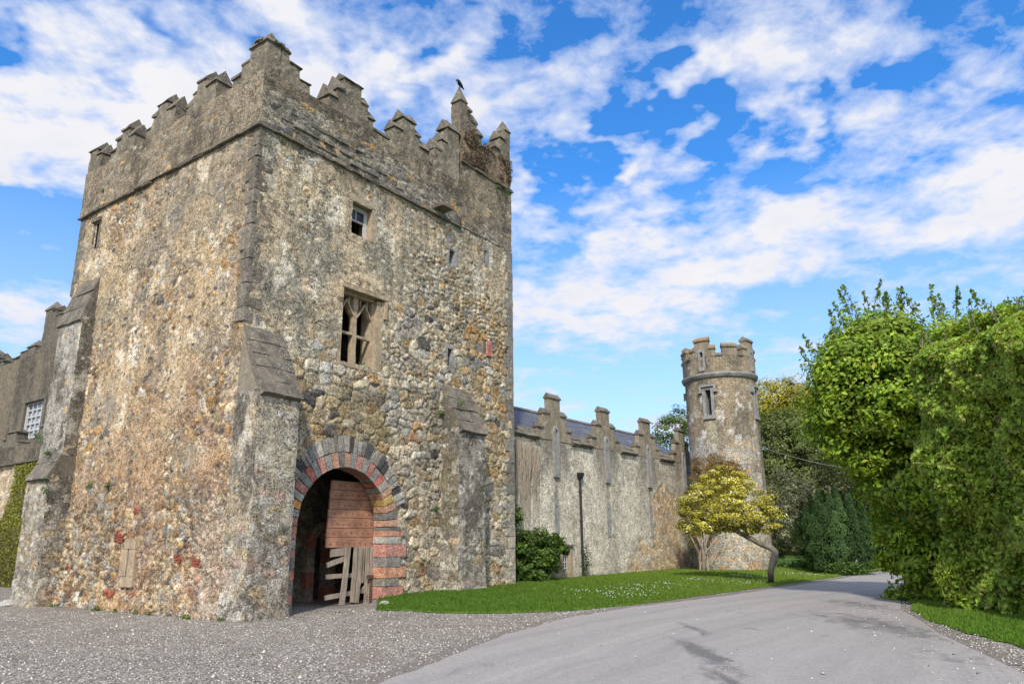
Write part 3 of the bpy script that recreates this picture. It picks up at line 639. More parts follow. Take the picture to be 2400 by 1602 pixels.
# raised stair turret on the right corner
OT = N0
tur = parapet(OT, a_, -b_, 8.2, 11.3, 12.42, 16.2, lambda u, v: fpar(405, .35, sstep(8.6, 9.6, u)[:, None]*sstep(14.2, 15.2, v)[:, None])(u, v) if False else fpar(405, .2)(u, v), tower, 'stair_turret', off=.06)
def frust(u, v):
    def pc(u, v):
        n = fbm(u*2.3, v*1.6, 1, 93, 4)[:, None]; return np.array((.17, .105, .06))*(1-n)+np.array((.24, .19, .13))*n
    return masonry(u, v, .55+0*u, .5, PR, pc, (.13, .09, .06), 95, small=(.24, .09), big=(.3, .12), stonecol=lambda i1, u, v: pal(i1, [(3, (.2, .13, .075)), (2, (.24, .19, .13)), (2, (.13, .09, .06))]))
wallgrid('dead_ivy_patch', tur, N0-.075*b_, a_, -b_, 8.22, 11.28, 15.05, 16.2, .04, frust, .035, edge=(0, 0))
M['rustrender'] = mottled('brown_stained_stone', (.19, .15, .105), (.105, .085, .065), (.25, .2, .15), 2.6, .05, False, lichen=.3)
q = MB(); q.box(P(8.2, .40, 12.42), .05*a_, 2.2*b_, 3.7*Z, step=.3); q.box(P(11.25, .40, 12.42), .05*a_, 2.2*b_, 3.7*Z, step=.3); q.build('turret_side', M['render'], tur, rough=.02)
merlon(tur, *Rf, 16.2, [(8.2, 8.54, 17.5), (8.54, 8.76, 17.28), (8.76, 9.15, 16.95), (9.15, 9.45, 16.55)], off=.07, seed=10, mt=M['rustrender'], pyr=(0,), cop=.38, label='tall pointed pinnacle covered in dead ivy where the crow perches')
merlon(tur, *Rf, 16.2, [(10.25, 10.6, 16.5), (10.6, 10.95, 17.05), (10.95, 11.3, 17.58)], off=.07, seed=11, pyr=(2,), cop=.34, mt=M['render'])
def dead_ivy():
    r = np.random.default_rng(77); n = 10000; s_ = r.uniform(8.15, 11.3, n); z = r.uniform(14.9, 17.5, n); top = np.where(s_ < 8.55, 17.3, np.where(s_ < 9.45, 17.2-1.1*(s_-8.5)/.9, 16.3)); k = (z < top) & (z > 15.0+.55*np.clip(s_-8.2, 0, 3)*.2) & (fbm(s_*1.6, z*1.6, 0, 78, 4) > .40+.10*sstep(9.3, 11, s_))
    s_, z = s_[k], z[k]; n = len(z); C = N0+s_[:, None]*a_+z[:, None]*Z-(.11+.07*r.uniform(size=n))[:, None]*b_
    V, Fq, c = leafmesh(C, .07, colvar(n, (.09, .068, .048), (.20, .15, .105), 79, .3), np.tile(-b_, (n, 1)), .5, 0, 80, 1.4); mk('dead_ivy', V, Fq, M['voussoir'], tur, c)
dead_ivy()
course('string_course', *Rf, 8.18, 11.4, 15.0, par=tur, seed=47, proj=.16)

# windows on the front wall -----------------------------------------------
def fbox(mb, s0, s1, z0, z1, t0, t1, **k): mb.box(P(s0, t0, z0), (s1-s0)*a_, (t1-t0)*b_, (z1-z0)*Z, **k)
w1 = MB(); fbox(w1, 4.05, 4.25, 10.42, 11.50, -.075, .5, step=.15); fbox(w1, 3.18, 4.27, 11.50, 11.68, -.09, .5, step=.15); fbox(w1, 3.10, 3.25, 10.42, 11.50, -.03, .5, step=.15); fbox(w1, 3.1, 4.2, 10.32, 10.42, -.05, .5, step=.15)
w1 = w1.build('sash_window', M['frame_stone'], tower, rough=.012, label='upper sash window with peeling white frame')
niche('window_recess', 3.2, 4.1, 10.4, 11.5, .2, 1.4).parent = w1
q = MB()
for (s0, s1, z0, z1, tt) in ((3.25, 3.30, 10.45, 11.47, .16), (3.93, 4.05, 10.45, 11.47, .16), (3.30, 3.93, 11.38, 11.47, .16), (3.30, 3.93, 10.42, 10.5, .16), (3.30, 3.93, 10.99, 11.03, .18), (3.60, 3.63, 11.03, 11.38, .18)):
    fbox(q, s0, s1, z0, z1, tt, tt+.06)
fbox(q, 3.30, 3.93, 11.33, 11.36, .14, .2)
q.build('sash_frame', M['white_wood'], w1); q = MB(); fbox(q, 3.305, 3.925, 11.03, 11.375, .205, .212); q.build('pane', M['glass'], w1)
q = MB()
for k in range(9):
    x = 3.3+.11*k; fbox(q, x, x+.085, 11.72+.02*math.sin(k*2), 12.0+.03*math.sin(k), -.055-.01*(k % 3), .1, col=[(.34, .12, .07), (.40, .22, .12), (.30, .1, .07)][k % 3], step=.1)
for k in range(6): fbox(q, 3.02, 3.14, 11.0+.15*k, 11.12+.15*k, -.05, .1, col=[(.34, .12, .07), (.40, .25, .15)][k % 2], step=.1)
q.build('brick_lintel', M['voussoir'], w1, rough=.01)
# big traceried window
w2 = MB()
fbox(w2, 4.42, 4.66, 6.5, 8.62, -.06, .55, step=.2); fbox(w2, 3.00, 3.10, 6.5, 8.62, -.05, .55, step=.2)
fbox(w2, 4.36, 4.42, 6.5, 8.62, .10, .55, step=.2); fbox(w2, 3.0, 4.7, 6.42, 6.52, -.05, .55, step=.2)
w2 = w2.build('traceried_window', M['frame_stone'], tower, rough=.01, label='broken two light window with carved ogee tracery')
niche('window_recess', 2.85, 4.75, 6.3, 8.95, .45, 2.2).parent = w2
q = MB(); fbox(q, 2.96, 4.74, 8.68, 8.80, -.17, .3, step=.2); fbox(q, 4.66, 4.76, 8.1, 8.68, -.15, .1, step=.1); fbox(q, 2.94, 3.02, 8.35, 8.68, -.15, .1, step=.1); q.build('hood_mould', M['frame_stone'], w2, rough=.012)
q = MB(); fbox(q, 3.66, 3.80, 6.52, 8.25, .12, .30, step=.12); q.build('mullion', M['frame_stone'], w2, rough=.015)
q = MB(); fbox(q, 3.10, 3.66, 7.42, 7.49, .14, .24, step=.1); fbox(q, 3.80, 4.42, 7.40, 7.47, .14, .24, step=.1); q.build('transom', M['frame_stone'], w2, rough=.02)
q = MB()
def ogee(x0, x1, zb, zt):
    xs = np.linspace(0, 1, 13); pts = []
    for t in xs: y = (math.sin(min(t, 1)*PI*.5)*.62+.38*t**3) if True else 0; pts.append((x0+(x1-x0)*.5*t, zb+(zt-zb)*y))
    return pts+[(x0+x1-x, y) for x, y in pts[::-1][1:]]
for (x0, x1) in ((3.10, 3.66), (3.80, 4.36)):
    cv = ogee(x0, x1, 7.98, 8.40)
    for t0, t1, th in ((.10, .32, .05),):
        for i in range(len(cv)-1):
            (xa, za), (xb, zb) = cv[i], cv[i+1]; q.loft([[P(xa, t0, za), P(xb, t0, zb), P(xb, t0, zb+.08), P(xa, t0, za+.08)], [P(xa, t1, za), P(xb, t1, zb), P(xb, t1, zb+.08), P(xa, t1, za+.08)]])
    # cusps
    for sx in (x0+.09, x1-.09): q.add([P(sx-.07, .16, 8.18), P(sx+.07, .16, 8.18), P(sx, .16, 8.05), P(sx-.07, .24, 8.18), P(sx+.07, .24, 8.18), P(sx, .24, 8.05)], [(0, 2, 1), (3, 4, 5), (0, 3, 5, 2), (1, 2, 5, 4), (0, 1, 4, 3)])
for x in (3.24, 3.52, 3.94, 4.22): fbox(q, x-.022, x+.022, 8.36, 8.68, .16, .26)
fbox(q, 3.10, 4.42, 8.58, 8.68, .06, .36, step=.2); fbox(q, 3.64, 3.82, 8.22, 8.6, .11, .31, step=.1)
q.build('tracery', M['frame_stone'], w2, rough=.006)
q = MB(); fbox(q, 3.05, 4.0, 8.87, 9.3, -.055, .1, step=.15, col=(.33, .3, .24)); fbox(q, 4.02, 4.55, 8.9, 9.25, -.05, .1, step=.15, col=(.36, .33, .27)); q.build('lintel_block', M['voussoir'], w2, rough=.01)
def slit(s0, s1, z0, z1, lab, c='grey_stone', wide=.14, right=.2):
    q = MB(); fbox(q, s0-wide*.7, s0, z0-.02, z1+.02, -.06, .3, step=.1); fbox(q, s1, s1+right, z0-.05, z1+.02, -.06, .3, step=.1); fbox(q, s0-wide, s1+right*.9, z1+.02, z1+.17, -.065, .3, step=.1); fbox(q, s0-wide, s1+right*.8, z0-.16, z0-.02, -.055, .3, step=.1)
    r = q.build('slit_window', M[c], tower, rough=.014, label=lab, seed=int(s0*10)); niche('window_recess', s0-.05, s1+.05, z0-.05, z1+.05, .25, 1.3).parent = r; return r
slit(7.68, 7.96, 10.88, 11.34, 'small square window below the projecting slab'); slit(9.63, 9.75, 11.47, 11.96, 'narrow slit high under the stair turret', wide=.1, right=.16)
slit(7.66, 7.88, 7.27, 7.83, 'small square window level with the broken traceried window')
q = MB(); fbox(q, 9.78, 10.06, 8.0, 8.56, -.08, .2, step=.1, col=(.40, .17, .13)); fbox(q, 9.55, 9.66, 8.0, 8.56, -.06, .2, step=.1, col=(.16, .15, .14)); fbox(q, 9.5, 9.95, 8.56, 8.72, -.07, .2, step=.1, col=ORG); r = q.build('slit_window', M['voussoir'], tower, rough=.012, label='slit window with a pink sandstone jamb'); niche('window_recess', 9.6, 9.8, 8.0, 8.5, .2, 1.).parent = r
# cross-slit stone on the side wall
def lbox(mb, t0, t1, z0, z1, s0, s1, **k): mb.box(P(s0, t0, z0), (t1-t0)*b_, (s1-s0)*a_, (z1-z0)*Z, **k)
q = MB(); lbox(q, 4.03, 4.36, .86, 1.52, -.10, .1, step=.12); lbox(q, 3.66, 3.96, .86, 1.52, -.10, .1, step=.12); lbox(q, 3.68, 4.2, 1.53, 1.76, -.11, .1, step=.12); lbox(q, 3.62, 4.22, .60, .85, -.11, .1, step=.12)
r = q.build('arrow_loop', M['frame_stone'], tower, rough=.014, label='buff stone arrow loop low on the side wall')
q = MB(); lbox(q, 3.9, 4.1, .8, 1.6, .1, .2); q.build('loop_slot', M['interior'], r)
q = MB(); lbox(q, 8.3, 8.85, 11.93, 12.05, -.16, .1, step=.1); lbox(q, 8.32, 8.42, 11.0, 11.9, -.08, .05, step=.1); lbox(q, 8.7, 8.8, 11.2, 11.92, -.08, .05, step=.1); r = q.build('blocked_window', M['slab'], tower, rough=.015)
q = MB(); lbox(q, 8.42, 8.7, 11.0, 11.92, .03, .1); q.build('infill', M['render'], r)
# red tile scraps in the side wall
for (t, z, n) in ((4.75, 1.95, 4), (4.55, 1.84, 3), (1.75, 1.35, 3), (.95, 1.25, 3)):
    q = MB()
    for k in range(n): lbox(q, t-.12+.06*rng.uniform(-1, 1), t+.12+.06*rng.uniform(), z-.07*k, z-.07*k+.05, -.065, .05, col=(.24, .07, .045), step=.1)
    q.build('tile_scrap', M['voussoir'], tower, rough=.014)
# plank door ---------------------------------------------------------------
q = MB(); ed = [1.50, 1.78, 2.02, 2.30, 2.53, 2.80, 3.05, 3.30]
def dleft(z): return 3.42
for k in range(7):
    z0, z1 = ed[k]+.008, ed[k+1]-.004; x1 = 5.18
    q.box(P(3.40+.01*rng.uniform(-1, 1)+.012*(k), .47+.008*rng.uniform(), z0), (x1-3.4)*a_, .05*b_, (z1-z0)*Z, step=.2, col=(.3, .13, .08))
door = q.build('gate_door', M['door_wood'], tower, rough=.006, label='faded red studded plank door leaf, its lower boards broken')
q = MB()
for k in range(7):
    for j in range(8):
        q = MB(); c = P(3.55+.21*j+.09*(k % 2), .455, ed[k]+.1+.02*(j % 2)); q.tube([c+.02*b_, c-.012*b_], [.016, .006], 6); q.build('nail', M['rust'], door)
pl = MB()
def plank(x0, z0, x1, z1, w_, t, th=.04):
    p0 = P(x0, t, z0); p1 = P(x1, t-.03, z1); d = p1-p0; L = np.linalg.norm(d); d /= L; sd = np.cross(d, b_); pl = MB(); pl.box(p0-sd*w_/2, sd*w_, d*L, th*b_, step=.12); pl.build('broken_plank', M['grey_wood'], door, rough=.012, seed=int(x0*100))
plank(4.02, .02, 4.13, 1.52, .17, .42); plank(4.38, .05, 4.42, 1.52, .13, .42); plank(4.55, .05, 4.60, 1.52, .14, .42); plank(4.72, .55, 4.72, 1.52, .16, .47); plank(4.90, -.05, 4.88, 1.52, .12, .44); plank(5.02, -.05, 5.03, 1.52, .1, .42)
plank(3.5, 1.05, 4.2, 1.25, .13, .5); plank(3.5, .75, 5.1, .78, .12, .52); plank(3.5, .22, 5.1, .36, .12, .52); plank(3.6, 1.36, 4.2, 1.42, .2, .5); plank(4.5, .15, 5.1, .6, .06, .5)
q = MB(); q.box(P(4.82, .34, .66), .30*a_, .03*b_, .09*Z); q.box(P(4.98, .36, -.05), .06*a_, .05*b_, .75*Z); q.build('latch_bar', M['rust'], door)

# ================================================================== small plants on the masonry
def tuft(p, r_, n, seed, c1=(.05, .11, .02), c2=(.09, .16, .03), parent=None, size=.05, lab=None, name='wall_plant', cat='plant', group='small plants rooted in the tower masonry'):
    r = np.random.default_rng(seed); C = np.asarray(p)+r.normal(size=(n, 3))*r_*np.array([.5, .5, .5]); V, Fq, c = leafmesh(C, size, colvar(n, c1, c2, seed), seed=seed)
    root = mk(name, V, Fq, M['leaf'], parent, c)
    return tag(root, lab, cat, group)
pl_ = [((7.75, -.55, 5.95), .20, 'leafy green plant growing on the sloping cap of the buttress right of the gateway'), ((7.35, -.08, 5.6), .10, 'small green tuft in the wall just left of the buttress cap'),
       ((4.15, .25, 6.62), .14, 'green plant on the sill of the broken traceried window'), ((10.9, -.2, 14.75), .16, 'green tuft on the string course at the right corner of the tower'), ((10.3, -.2, 14.72), .09, 'small tuft left of the corner tuft on the tower string course'),
       ((7.15, -.1, 2.6), .07, 'tiny fern against the left flank of the buttress by the gateway'), ((1.9+3.9, -.3, .08), .16, 'low green weed at the foot of the gate jamb'), ((3.4, .9, 8.1), .22, 'dark ivy hanging inside the broken traceried window')]
for i, ((s, t, z), r_, lab) in enumerate(pl_): tuft(P(s, t, z), r_, 160, 500+i, lab=lab)
for i, ((s, t, z), r_, lab) in enumerate([((-.08, 6.55, 3.3), .14, 'round green tuft on the side wall near the far left buttress'), ((-.08, 5.55, 3.2), .09, 'smaller tuft to the right of the round tuft on the side wall'), ((-.12, 8.35, 13.0), .09, 'green tuft on the side parapet near its left end'),
     ((-.75, 7.7, 3.15), .14, 'grassy tuft on the flank of the far left buttress'), ((-.55, 8.5, 4.3), .12, 'plant on the cap of the far left buttress'), ((-.6, 9.1, 4.8), .16, 'bluish plant at the outer edge of the far left buttress cap'), ((-.72, 7.85, 3.5), .1, 'green tuft just above the grassy tuft on the far left buttress')]):
    tuft(P(s, t, z), r_, 140, 520+i, lab=lab, c1=(.06, .11, .03), c2=(.11, .17, .04))

# ================================================================== CROW
def crow():
    base = P(8.37, .13, 18.17)
    root = thing('crow', 'black crow bending its head down on the tip of the highest pinnacle', 'bird', base)
    fw = -a_*.9-b_*.1; fw = fw/np.linalg.norm(fw)
    prof = [(-.30, .10, .010, .03), (-.20, .12, .014, .035), (-.10, .17, .045, .045), (-.02, .20, .062, .06), (.06, .235, .062, .062), (.13, .255, .04, .045), (.17, .25, .032, .035), (.21, .22, .033, .035), (.235, .185, .024, .024), (.25, .14, .010, .012), (.255, .09, .003, .004)]
    sd = np.cross(fw, Z); loops = []
    for i, (x, z, rw, rh) in enumerate(prof):
        x2 = x; p = base+fw*x2+Z*z
        j = min(i+1, len(prof)-1); k = max(i-1, 0); d = fw*(prof[j][0]-prof[k][0])+Z*(prof[j][1]-prof[k][1]); d /= np.linalg.norm(d); up = np.cross(sd, d)
        loops.append([p+rw*math.cos(t)*sd+rh*math.sin(t)*up for t in np.linspace(0, 2*PI, 10, endpoint=False)])
    q = MB(); q.loft(loops, (.012, .012, .014)); q.build('body', M['iron'], root, smooth=True)
    for sgn in (-1, 1):
        q = MB(); c = base+Z*.19+sd*sgn*.05; q.loft([[c+fw*x+Z*zz+sd*sgn*o for (x, zz, o) in L] for L in ([(.08, .03, 0), (.08, -.03, .008), (.07, 0, .016)], [(-.05, .02, .0), (-.05, -.06, .008), (-.05, -.01, .022)], [(-.26, -.09, -.03), (-.26, -.1, -.03), (-.26, -.095, -.028)])]); q.build('wing', M['iron'], root)
        q = MB(); q.tube([base+sd*sgn*.03+Z*.15, base+sd*sgn*.03+fw*.01+Z*.07, base+sd*sgn*.03+Z*.0], [.014, .006, .006], 6); q.tube([base+sd*sgn*.03, base+sd*sgn*.03+fw*.05], .005, 5); q.build('leg', M['iron'], root)
crow()

# ================================================================== GABLED RANGE
Hh = math.radians(37); wa = np.array([math.sin(Hh), math.cos(Hh), 0]); wb = np.array([-math.cos(Hh), math.sin(Hh), 0])
W0 = P(14.28, .75, 0)
def Q(s, t, z): return W0+s*wa+t*wb+z*Z
rng_ = thing('gabled_range', 'long pale rendered wing with slate roof and stepped gablets between the two towers', 'building', Q(0, 0, 0))
GC = [1.06, 5.20, 9.33, 13.47]
def fw_(u, v):
    n = fbm(u*.6, v*.35, 1, 603, 5); n2 = fbm(u*2.6, v*2.0, 1, 604, 4)[:, None]; n3 = fbm(u*.9, v*.9, 4, 605, 5)[:, None]
    top = sstep(2.2, 6.2, v+2.2*(n-.5))[:, None]; gab = np.zeros(len(u))
    for g in GC: gab = np.maximum(gab, sstep(1.3, .7, np.abs(u-g)))
    g2 = (gab*sstep(3.4, 5.6, v+1.5*(n-.5)))[:, None]
    c = np.array((.53, .49, .405))*(1-sstep(.42, .6, n3))+np.array((.40, .37, .31))*sstep(.42, .6, n3)
    c = c*(1-.42*top*sstep(.35, .6, n2))+np.array((.16, .14, .11))*.42*top*sstep(.35, .6, n2)
    c = c*(1-.8*g2)+np.array((.165, .15, .12))*.8*g2
    c = c*(1-.5*sstep(.57, .68, n2))+np.array((.56, .52, .42))*.5*sstep(.57, .68, n2)*(1-.5*g2)+.0
    # fallen render: tall arched patch and the low right end
    e = .22*(fbm(u*2.5, v*2.5, 0, 606, 4)-.5)*2
    arch = sstep(1.45, 1.25, np.abs(u-10.9)+e+np.clip(v-3.2, 0, None)**2*.9)*sstep(.6, 1.3, v+e*2)*sstep(4.5, 4.3, v+e)
    low = np.maximum(sstep(6.6, 7.2, u+e*2)*sstep(1.5+.0*u, 1.2, v+e*2+.3*np.sin(u*2.)), 0)
    pt = np.clip(np.maximum(arch, low), 0, 1)
    s1 = vor(u, v, .34, .17, 611); sc = pal(s1[2], [(4, (.47, .36, .235)), (3, (.52, .43, .30)), (2, (.42, .30, .18)), (1, (.33, .3, .25)), (1, (.45, .40, .32))])*(.75+.35*np.clip(s1[1]/.25, 0, 1))[:, None]
    dmp = (sstep(1.1, .1, v)*.35*fbm(u*1.5, v*2, 0, 614, 3))[:, None]
    c = c*(1-pt[:, None])+sc*pt[:, None]; c = c*(1-dmp)+np.array((.20, .19, .09))*dmp
    for g in GC:      # rust and rain streaks below the lancets
        st = (sstep(.22, .05, np.abs(u-g))*sstep(1.0, 3.8, v)*sstep(4.3, 4.1, v))[:, None]*.5; c = c*(1-st)+np.array((.15, .13, .10))*st
    h = .5-pt*.9+.35*(n2[:, 0]-.5)+pt*.35*np.clip(s1[1]/.3, 0, 1)
    return h, c
lanc = [rect(g-.07, g+.07, 4.35, 5.98) for g in GC]
wallgrid('range_wall', rng_, W0, wa, -wb, -3.2, 16.2, -.2, 5.62, .06, fw_, .05, lanc+[rect(g-.05, g+.05, 2.0, 3.0) for g in GC]+[rect(1.35, 1.92, .42, 1.25), rect(.45, 1.02, .42, 1.25)], mat_=M['masonry_far'])
q = MB()
q.add([Q(-3.2, .25, -.2), Q(16.2, .25, -.2), Q(16.2, .25, 5.6), Q(-3.2, .25, 5.6), Q(-3.2, 0, 5.6), Q(16.2, 0, 5.6), Q(16.2, 7, -.2), Q(16.2, 7, 5.6), Q(-3.2, 7, -.2), Q(-3.2, 7, 5.6)], [(0, 1, 2, 3), (3, 2, 5, 4), (1, 6, 7, 2), (6, 8, 9, 7)])
q.build('wall_core', M['interior'], rng_)
# wall head coping between the gables, roof
for gi, (x0, x1) in enumerate(((-3.1, -.2), (2.31, 3.95), (6.45, 8.08), (10.58, 12.22), (14.72, 16.2))):
    slabs('wall_head', rng_, Q(x0, .30, 6.0), wa, x1-x0, -.42*wb-.40*Z, 2, over=0, thick=.05, seed=640+gi)
    q = MB(); q.box(Q(x0, -.02, 5.56), (x1-x0)*wa, .5*wb, .12*Z, step=.3); q.build('wall_head_bed', M['render_far'], rng_, rough=.01)
def roofmat():
    m_, T = mat('roof_slates'); uv = T.n('ShaderNodeUVMap').outputs[0]
    br = T.n('ShaderNodeTexBrick', ins={'Vector': uv, 'Scale': 1., 'Mortar Size': .012, 'Brick Width': .3, 'Row Height': .18, 'Color1': (.10, .10, .115, 1), 'Color2': (.055, .055, .065, 1), 'Mortar': (.015, .015, .018, 1), 'Bias': -.1})
    n = T.noise(uv, 6, 5, .7); k = T.mapr(n, .3, .7, .7, 1.35)
    c = T.mix(1., br.outputs[0], T.n('ShaderNodeCombineColor', ins={0: k, 1: k, 2: k}).outputs[0], 'MULTIPLY')
    n2 = T.noise(uv, .9, 4, .6); c = T.mix(T.mapr(n2, .55, .75), c, (.13, .13, .10))
    finish(T, c, .6, T.math('ADD', br.outputs[1], T.math('MULTIPLY', n, -.4)), .02, -.7, .4); return m_
M['roof'] = roofmat()
def roofplane(name, A0, A1, B1, B0, parent):
    o = mk(name, [A0, A1, B1, B0], [(0, 1, 2, 3)], M['roof'], parent); uvl = o.data.uv_layers.new(name='UVMap'); L = np.linalg.norm(A1-A0); h = np.linalg.norm(B0-A0)
    for i, c in enumerate(((0, 0), (L, 0), (L, h), (0, h))): uvl.data[i].uv = c
    return o
roofplane('roof', Q(-3.2, .35, 5.85), Q(15.2, .35, 5.85), Q(15.2, 2.9, 7.45), Q(-3.2, 2.9, 7.45), rng_)
roofplane('roof', Q(15.2, 5.45, 5.85), Q(-3.2, 5.45, 5.85), Q(-3.2, 2.9, 7.45), Q(15.2, 2.9, 7.45), rng_)
q = MB(); q.add([Q(15.2, .35, 5.6), Q(15.2, 5.45, 5.6), Q(15.2, 2.9, 7.44)], [(0, 1, 2)]); q.build('roof_gable', M['render_far'], rng_)
q = MB()
for k in range(36): q.box(Q(-3.2+k*.51, 2.80, 7.43), .49*wa, .2*wb, .09*Z)
q.build('ridge_tiles', M['grey_stone'], rng_, rough=.012)
# stepped gablets
FG = (W0, wa, -wb)
for gi, g in enumerate(GC):
    gl = [None, None, None, None]
    gm = MB()
    def gb(x0, x1, z0, z1): gm.box(Q(x0, -.045, z0), (x1-x0)*wa, .24*wb, (z1-z0)*Z, step=.2)
    # body with a lancet opening
    gb(g-1.23, g-.85, 5.61, 6.05); gb(g+.85, g+1.23, 5.61, 6.05); gb(g-.85, g-.40, 5.61, 6.66); gb(g+.40, g+.85, 5.61, 6.66)
    gb(g-.40, g-.10, 5.61, 7.34); gb(g+.10, g+.40, 5.61, 7.34); gb(g-.10, g+.10, 6.1, 7.32)
    root = gm.build('stepped_gable', M['render_far'], rng_, rough=.012, seed=gi)
    cp2 = MB(); r = np.random.default_rng(gi)
    for (x0, x1, zt) in ((g-1.27, g-.85, 6.05), (g+.85, g+1.27, 6.05), (g-.89, g-.40, 6.66), (g+.40, g+.89, 6.66), (g-.44, g+.44, 7.34)):
        def sec(x): return [Q(x, -.09, zt), Q(x, -.09, zt+.05), Q(x, .075, zt+.24), Q(x, .24, zt+.05), Q(x, .24, zt)]
        cp2.loft([sec(x0), sec((x0+x1)/2), sec(x1)])
    cp2.build('coping', M['slab'], root, rough=.014, seed=gi+9)
    q = MB()     # lancet surround
    for (x0, x1, z0, z1) in ((g-.20, g-.08, 4.3, 5.95), (g+.08, g+.20, 4.3, 5.95), (g-.20, g+.20, 4.12, 4.34)): q.box(Q(x0, -.125, z0), (x1-x0)*wa, .4*wb, (z1-z0)*Z, step=.25)
    for i in range(8):
        t0 = PI*i/8; t1 = PI*(i+1)/8
        L = lambda t: [Q(g+.08*math.cos(t0), t, 5.95+.13*math.sin(t0)), Q(g+.08*math.cos(t1), t, 5.95+.13*math.sin(t1)), Q(g+.20*math.cos(t1), t, 5.95+.28*math.sin(t1)), Q(g+.20*math.cos(t0), t, 5.95+.28*math.sin(t0))]
        q.loft([L(-.125), L(.3)])
    lw = q.build('lancet_window', M['grey_stone'], rng_, rough=.008)
    q = MB(); q.box(Q(g-.08, .22, 4.3), .16*wa, .02*wb, 1.85*Z); q.build('lancet_infill', M['interior'], lw)
    q = MB()
    for (x0, x1, z0, z1) in ((g-.15, g-.05, 2.0, 3.0), (g+.05, g+.15, 2.0, 3.0), (g-.15, g+.15, 3.0, 3.25), (g-.13, g+.13, 1.78, 2.0)): q.box(Q(x0, -.045, z0), (x1-x0)*wa, .2*wb, (z1-z0)*Z, step=.25)
    q.build('arrow_slit', M['grey_stone'], rng_, rough=.008)
# low twin window
q = MB()
for (x0, x1, z0, z1) in ((.30, .45, .3, 1.4), (1.02, 1.35, .3, 1.4), (1.92, 2.1, .3, 1.4), (.28, 2.12, 1.25, 1.42), (.25, 2.15, .14, .42)): q.box(Q(x0, -.06, z0), (x1-x0)*wa, .25*wb, (z1-z0)*Z, step=.25)
tw = q.build('twin_window', M['frame_stone'], rng_, rough=.01)
q = MB(); q.box(Q(.22, -.13, 1.42), 1.95*wa, .2*wb, .07*Z, step=.2); q.build('hood_mould', M['slab'], tw, rough=.01)
for x0 in (.45, 1.35):
    q = MB(); q.box(Q(x0, .12, .42), .57*wa, .02*wb, .83*Z); q.build('pane', M['glass'], tw)
    q = MB()
    for k in range(4): q.box(Q(x0+.06+.14*k, .08, .42), .035*wa, .02*wb, .83*Z)
    for k in range(3): q.box(Q(x0, .085, .55+.24*k), .57*wa, .02*wb, .03*Z)
    q.build('window_bars', M['white_wood'], tw)
# drainpipe
q = MB(); q.tube([Q(2.78, -.10, .1), Q(2.78, -.10, 4.2)], .055, 10)
for zz in (1.2, 2.4, 3.6): q.tube([Q(2.78, -.10, zz), Q(2.78, -.10, zz+.06)], .075, 10)
pp = q.build('drainpipe', M['iron'], rng_); q = MB(); q.loft([[Q(2.78+x*.08, -.10+y*.08, 4.15) for x, y in ((-1, -1), (1, -1), (1, 1), (-1, 1))], [Q(2.78+x*.15, -.10+y*.12, 4.33) for x, y in ((-1, -1), (1, -1), (1, 1), (-1, 1))], [Q(2.78+x*.15, -.10+y*.12, 4.42) for x, y in ((-1, -1), (1, -1), (1, 1), (-1, 1))]]); q.build('rainwater_head', M['iron'], pp)

# ================================================================== ROUND TOWER
RC = np.array([11.04, 38.45, 0.]); RR = 1.80
az0 = math.atan2(-RC[1], -RC[0])          # direction back to the camera
def RP(th, r, z):                         # th degrees, positive to the right as seen from the camera
    t = az0+math.radians(th); return RC+r*np.array([math.cos(t), math.sin(t), 0])+z*Z
rt = thing('round_tower', 'slender round stone tower with stepped battlements at the end of the gabled wing', 'tower', RC)
def fround(th, z):
    u = np.radians(th)*RR; n = fbm(u*1.2, z*.45, 1, 701, 5)[:, None]; n2 = fbm(u*3.2, z*2.2, 1, 702, 4)[:, None]; n3 = fbm(u*1.8, z*1.4, 6, 703, 4)[:, None]
    c = np.array((.225, .185, .13))*(1-sstep(.40, .6, n))+np.array((.15, .13, .10))*sstep(.40, .6, n)
    wh = sstep(.54, .62, n2)*sstep(.42, .56, n3)*sstep(9.7, 8.4, z)[:, None]; c = c*(1-.75*wh)+np.array((.46, .45, .42))*.75*wh
    gr = sstep(6.9, 6.1, z+.7*(fbm(u*1.5, z, 0, 709, 3)-.5)*2)[:, None]*sstep(10, -20, th)[:, None]; c = c*(1-.7*gr)+np.array((.33, .33, .325))*.7*gr
    e = .5*(fbm(u*1.4, z*1.4, 0, 706, 4)-.5)*2
    pt = sstep(.1, .2, e+.35*sstep(6.9, 6.1, z)*sstep(-15, 10, th)*sstep(70, 55, th)+.9*sstep(3.0, 2.2, z)-.05)[:, None]
    s1 = vor(u, z, .34, .15, 711); sc = pal(s1[2], [(4, (.33, .30, .24)), (3, (.36, .30, .21)), (1, (.36, .24, .15)), (4, (.27, .255, .225))])*(.72+.4*np.clip(s1[1]/.25, 0, 1))[:, None]
    c = c*(1-pt)+sc*pt
    stn = (sstep(9, 4, np.abs(th+17))*sstep(5.8, 6.5, z)*sstep(7.7, 7.5, z))[:, None]*.6; c = c*(1-stn)+np.array((.30, .29, .2))*stn
    return -.6*pt[:, 0]+.4*(n2[:, 0]-.5)+pt[:, 0]*.4*np.clip(s1[1]/.3, 0, 1), c
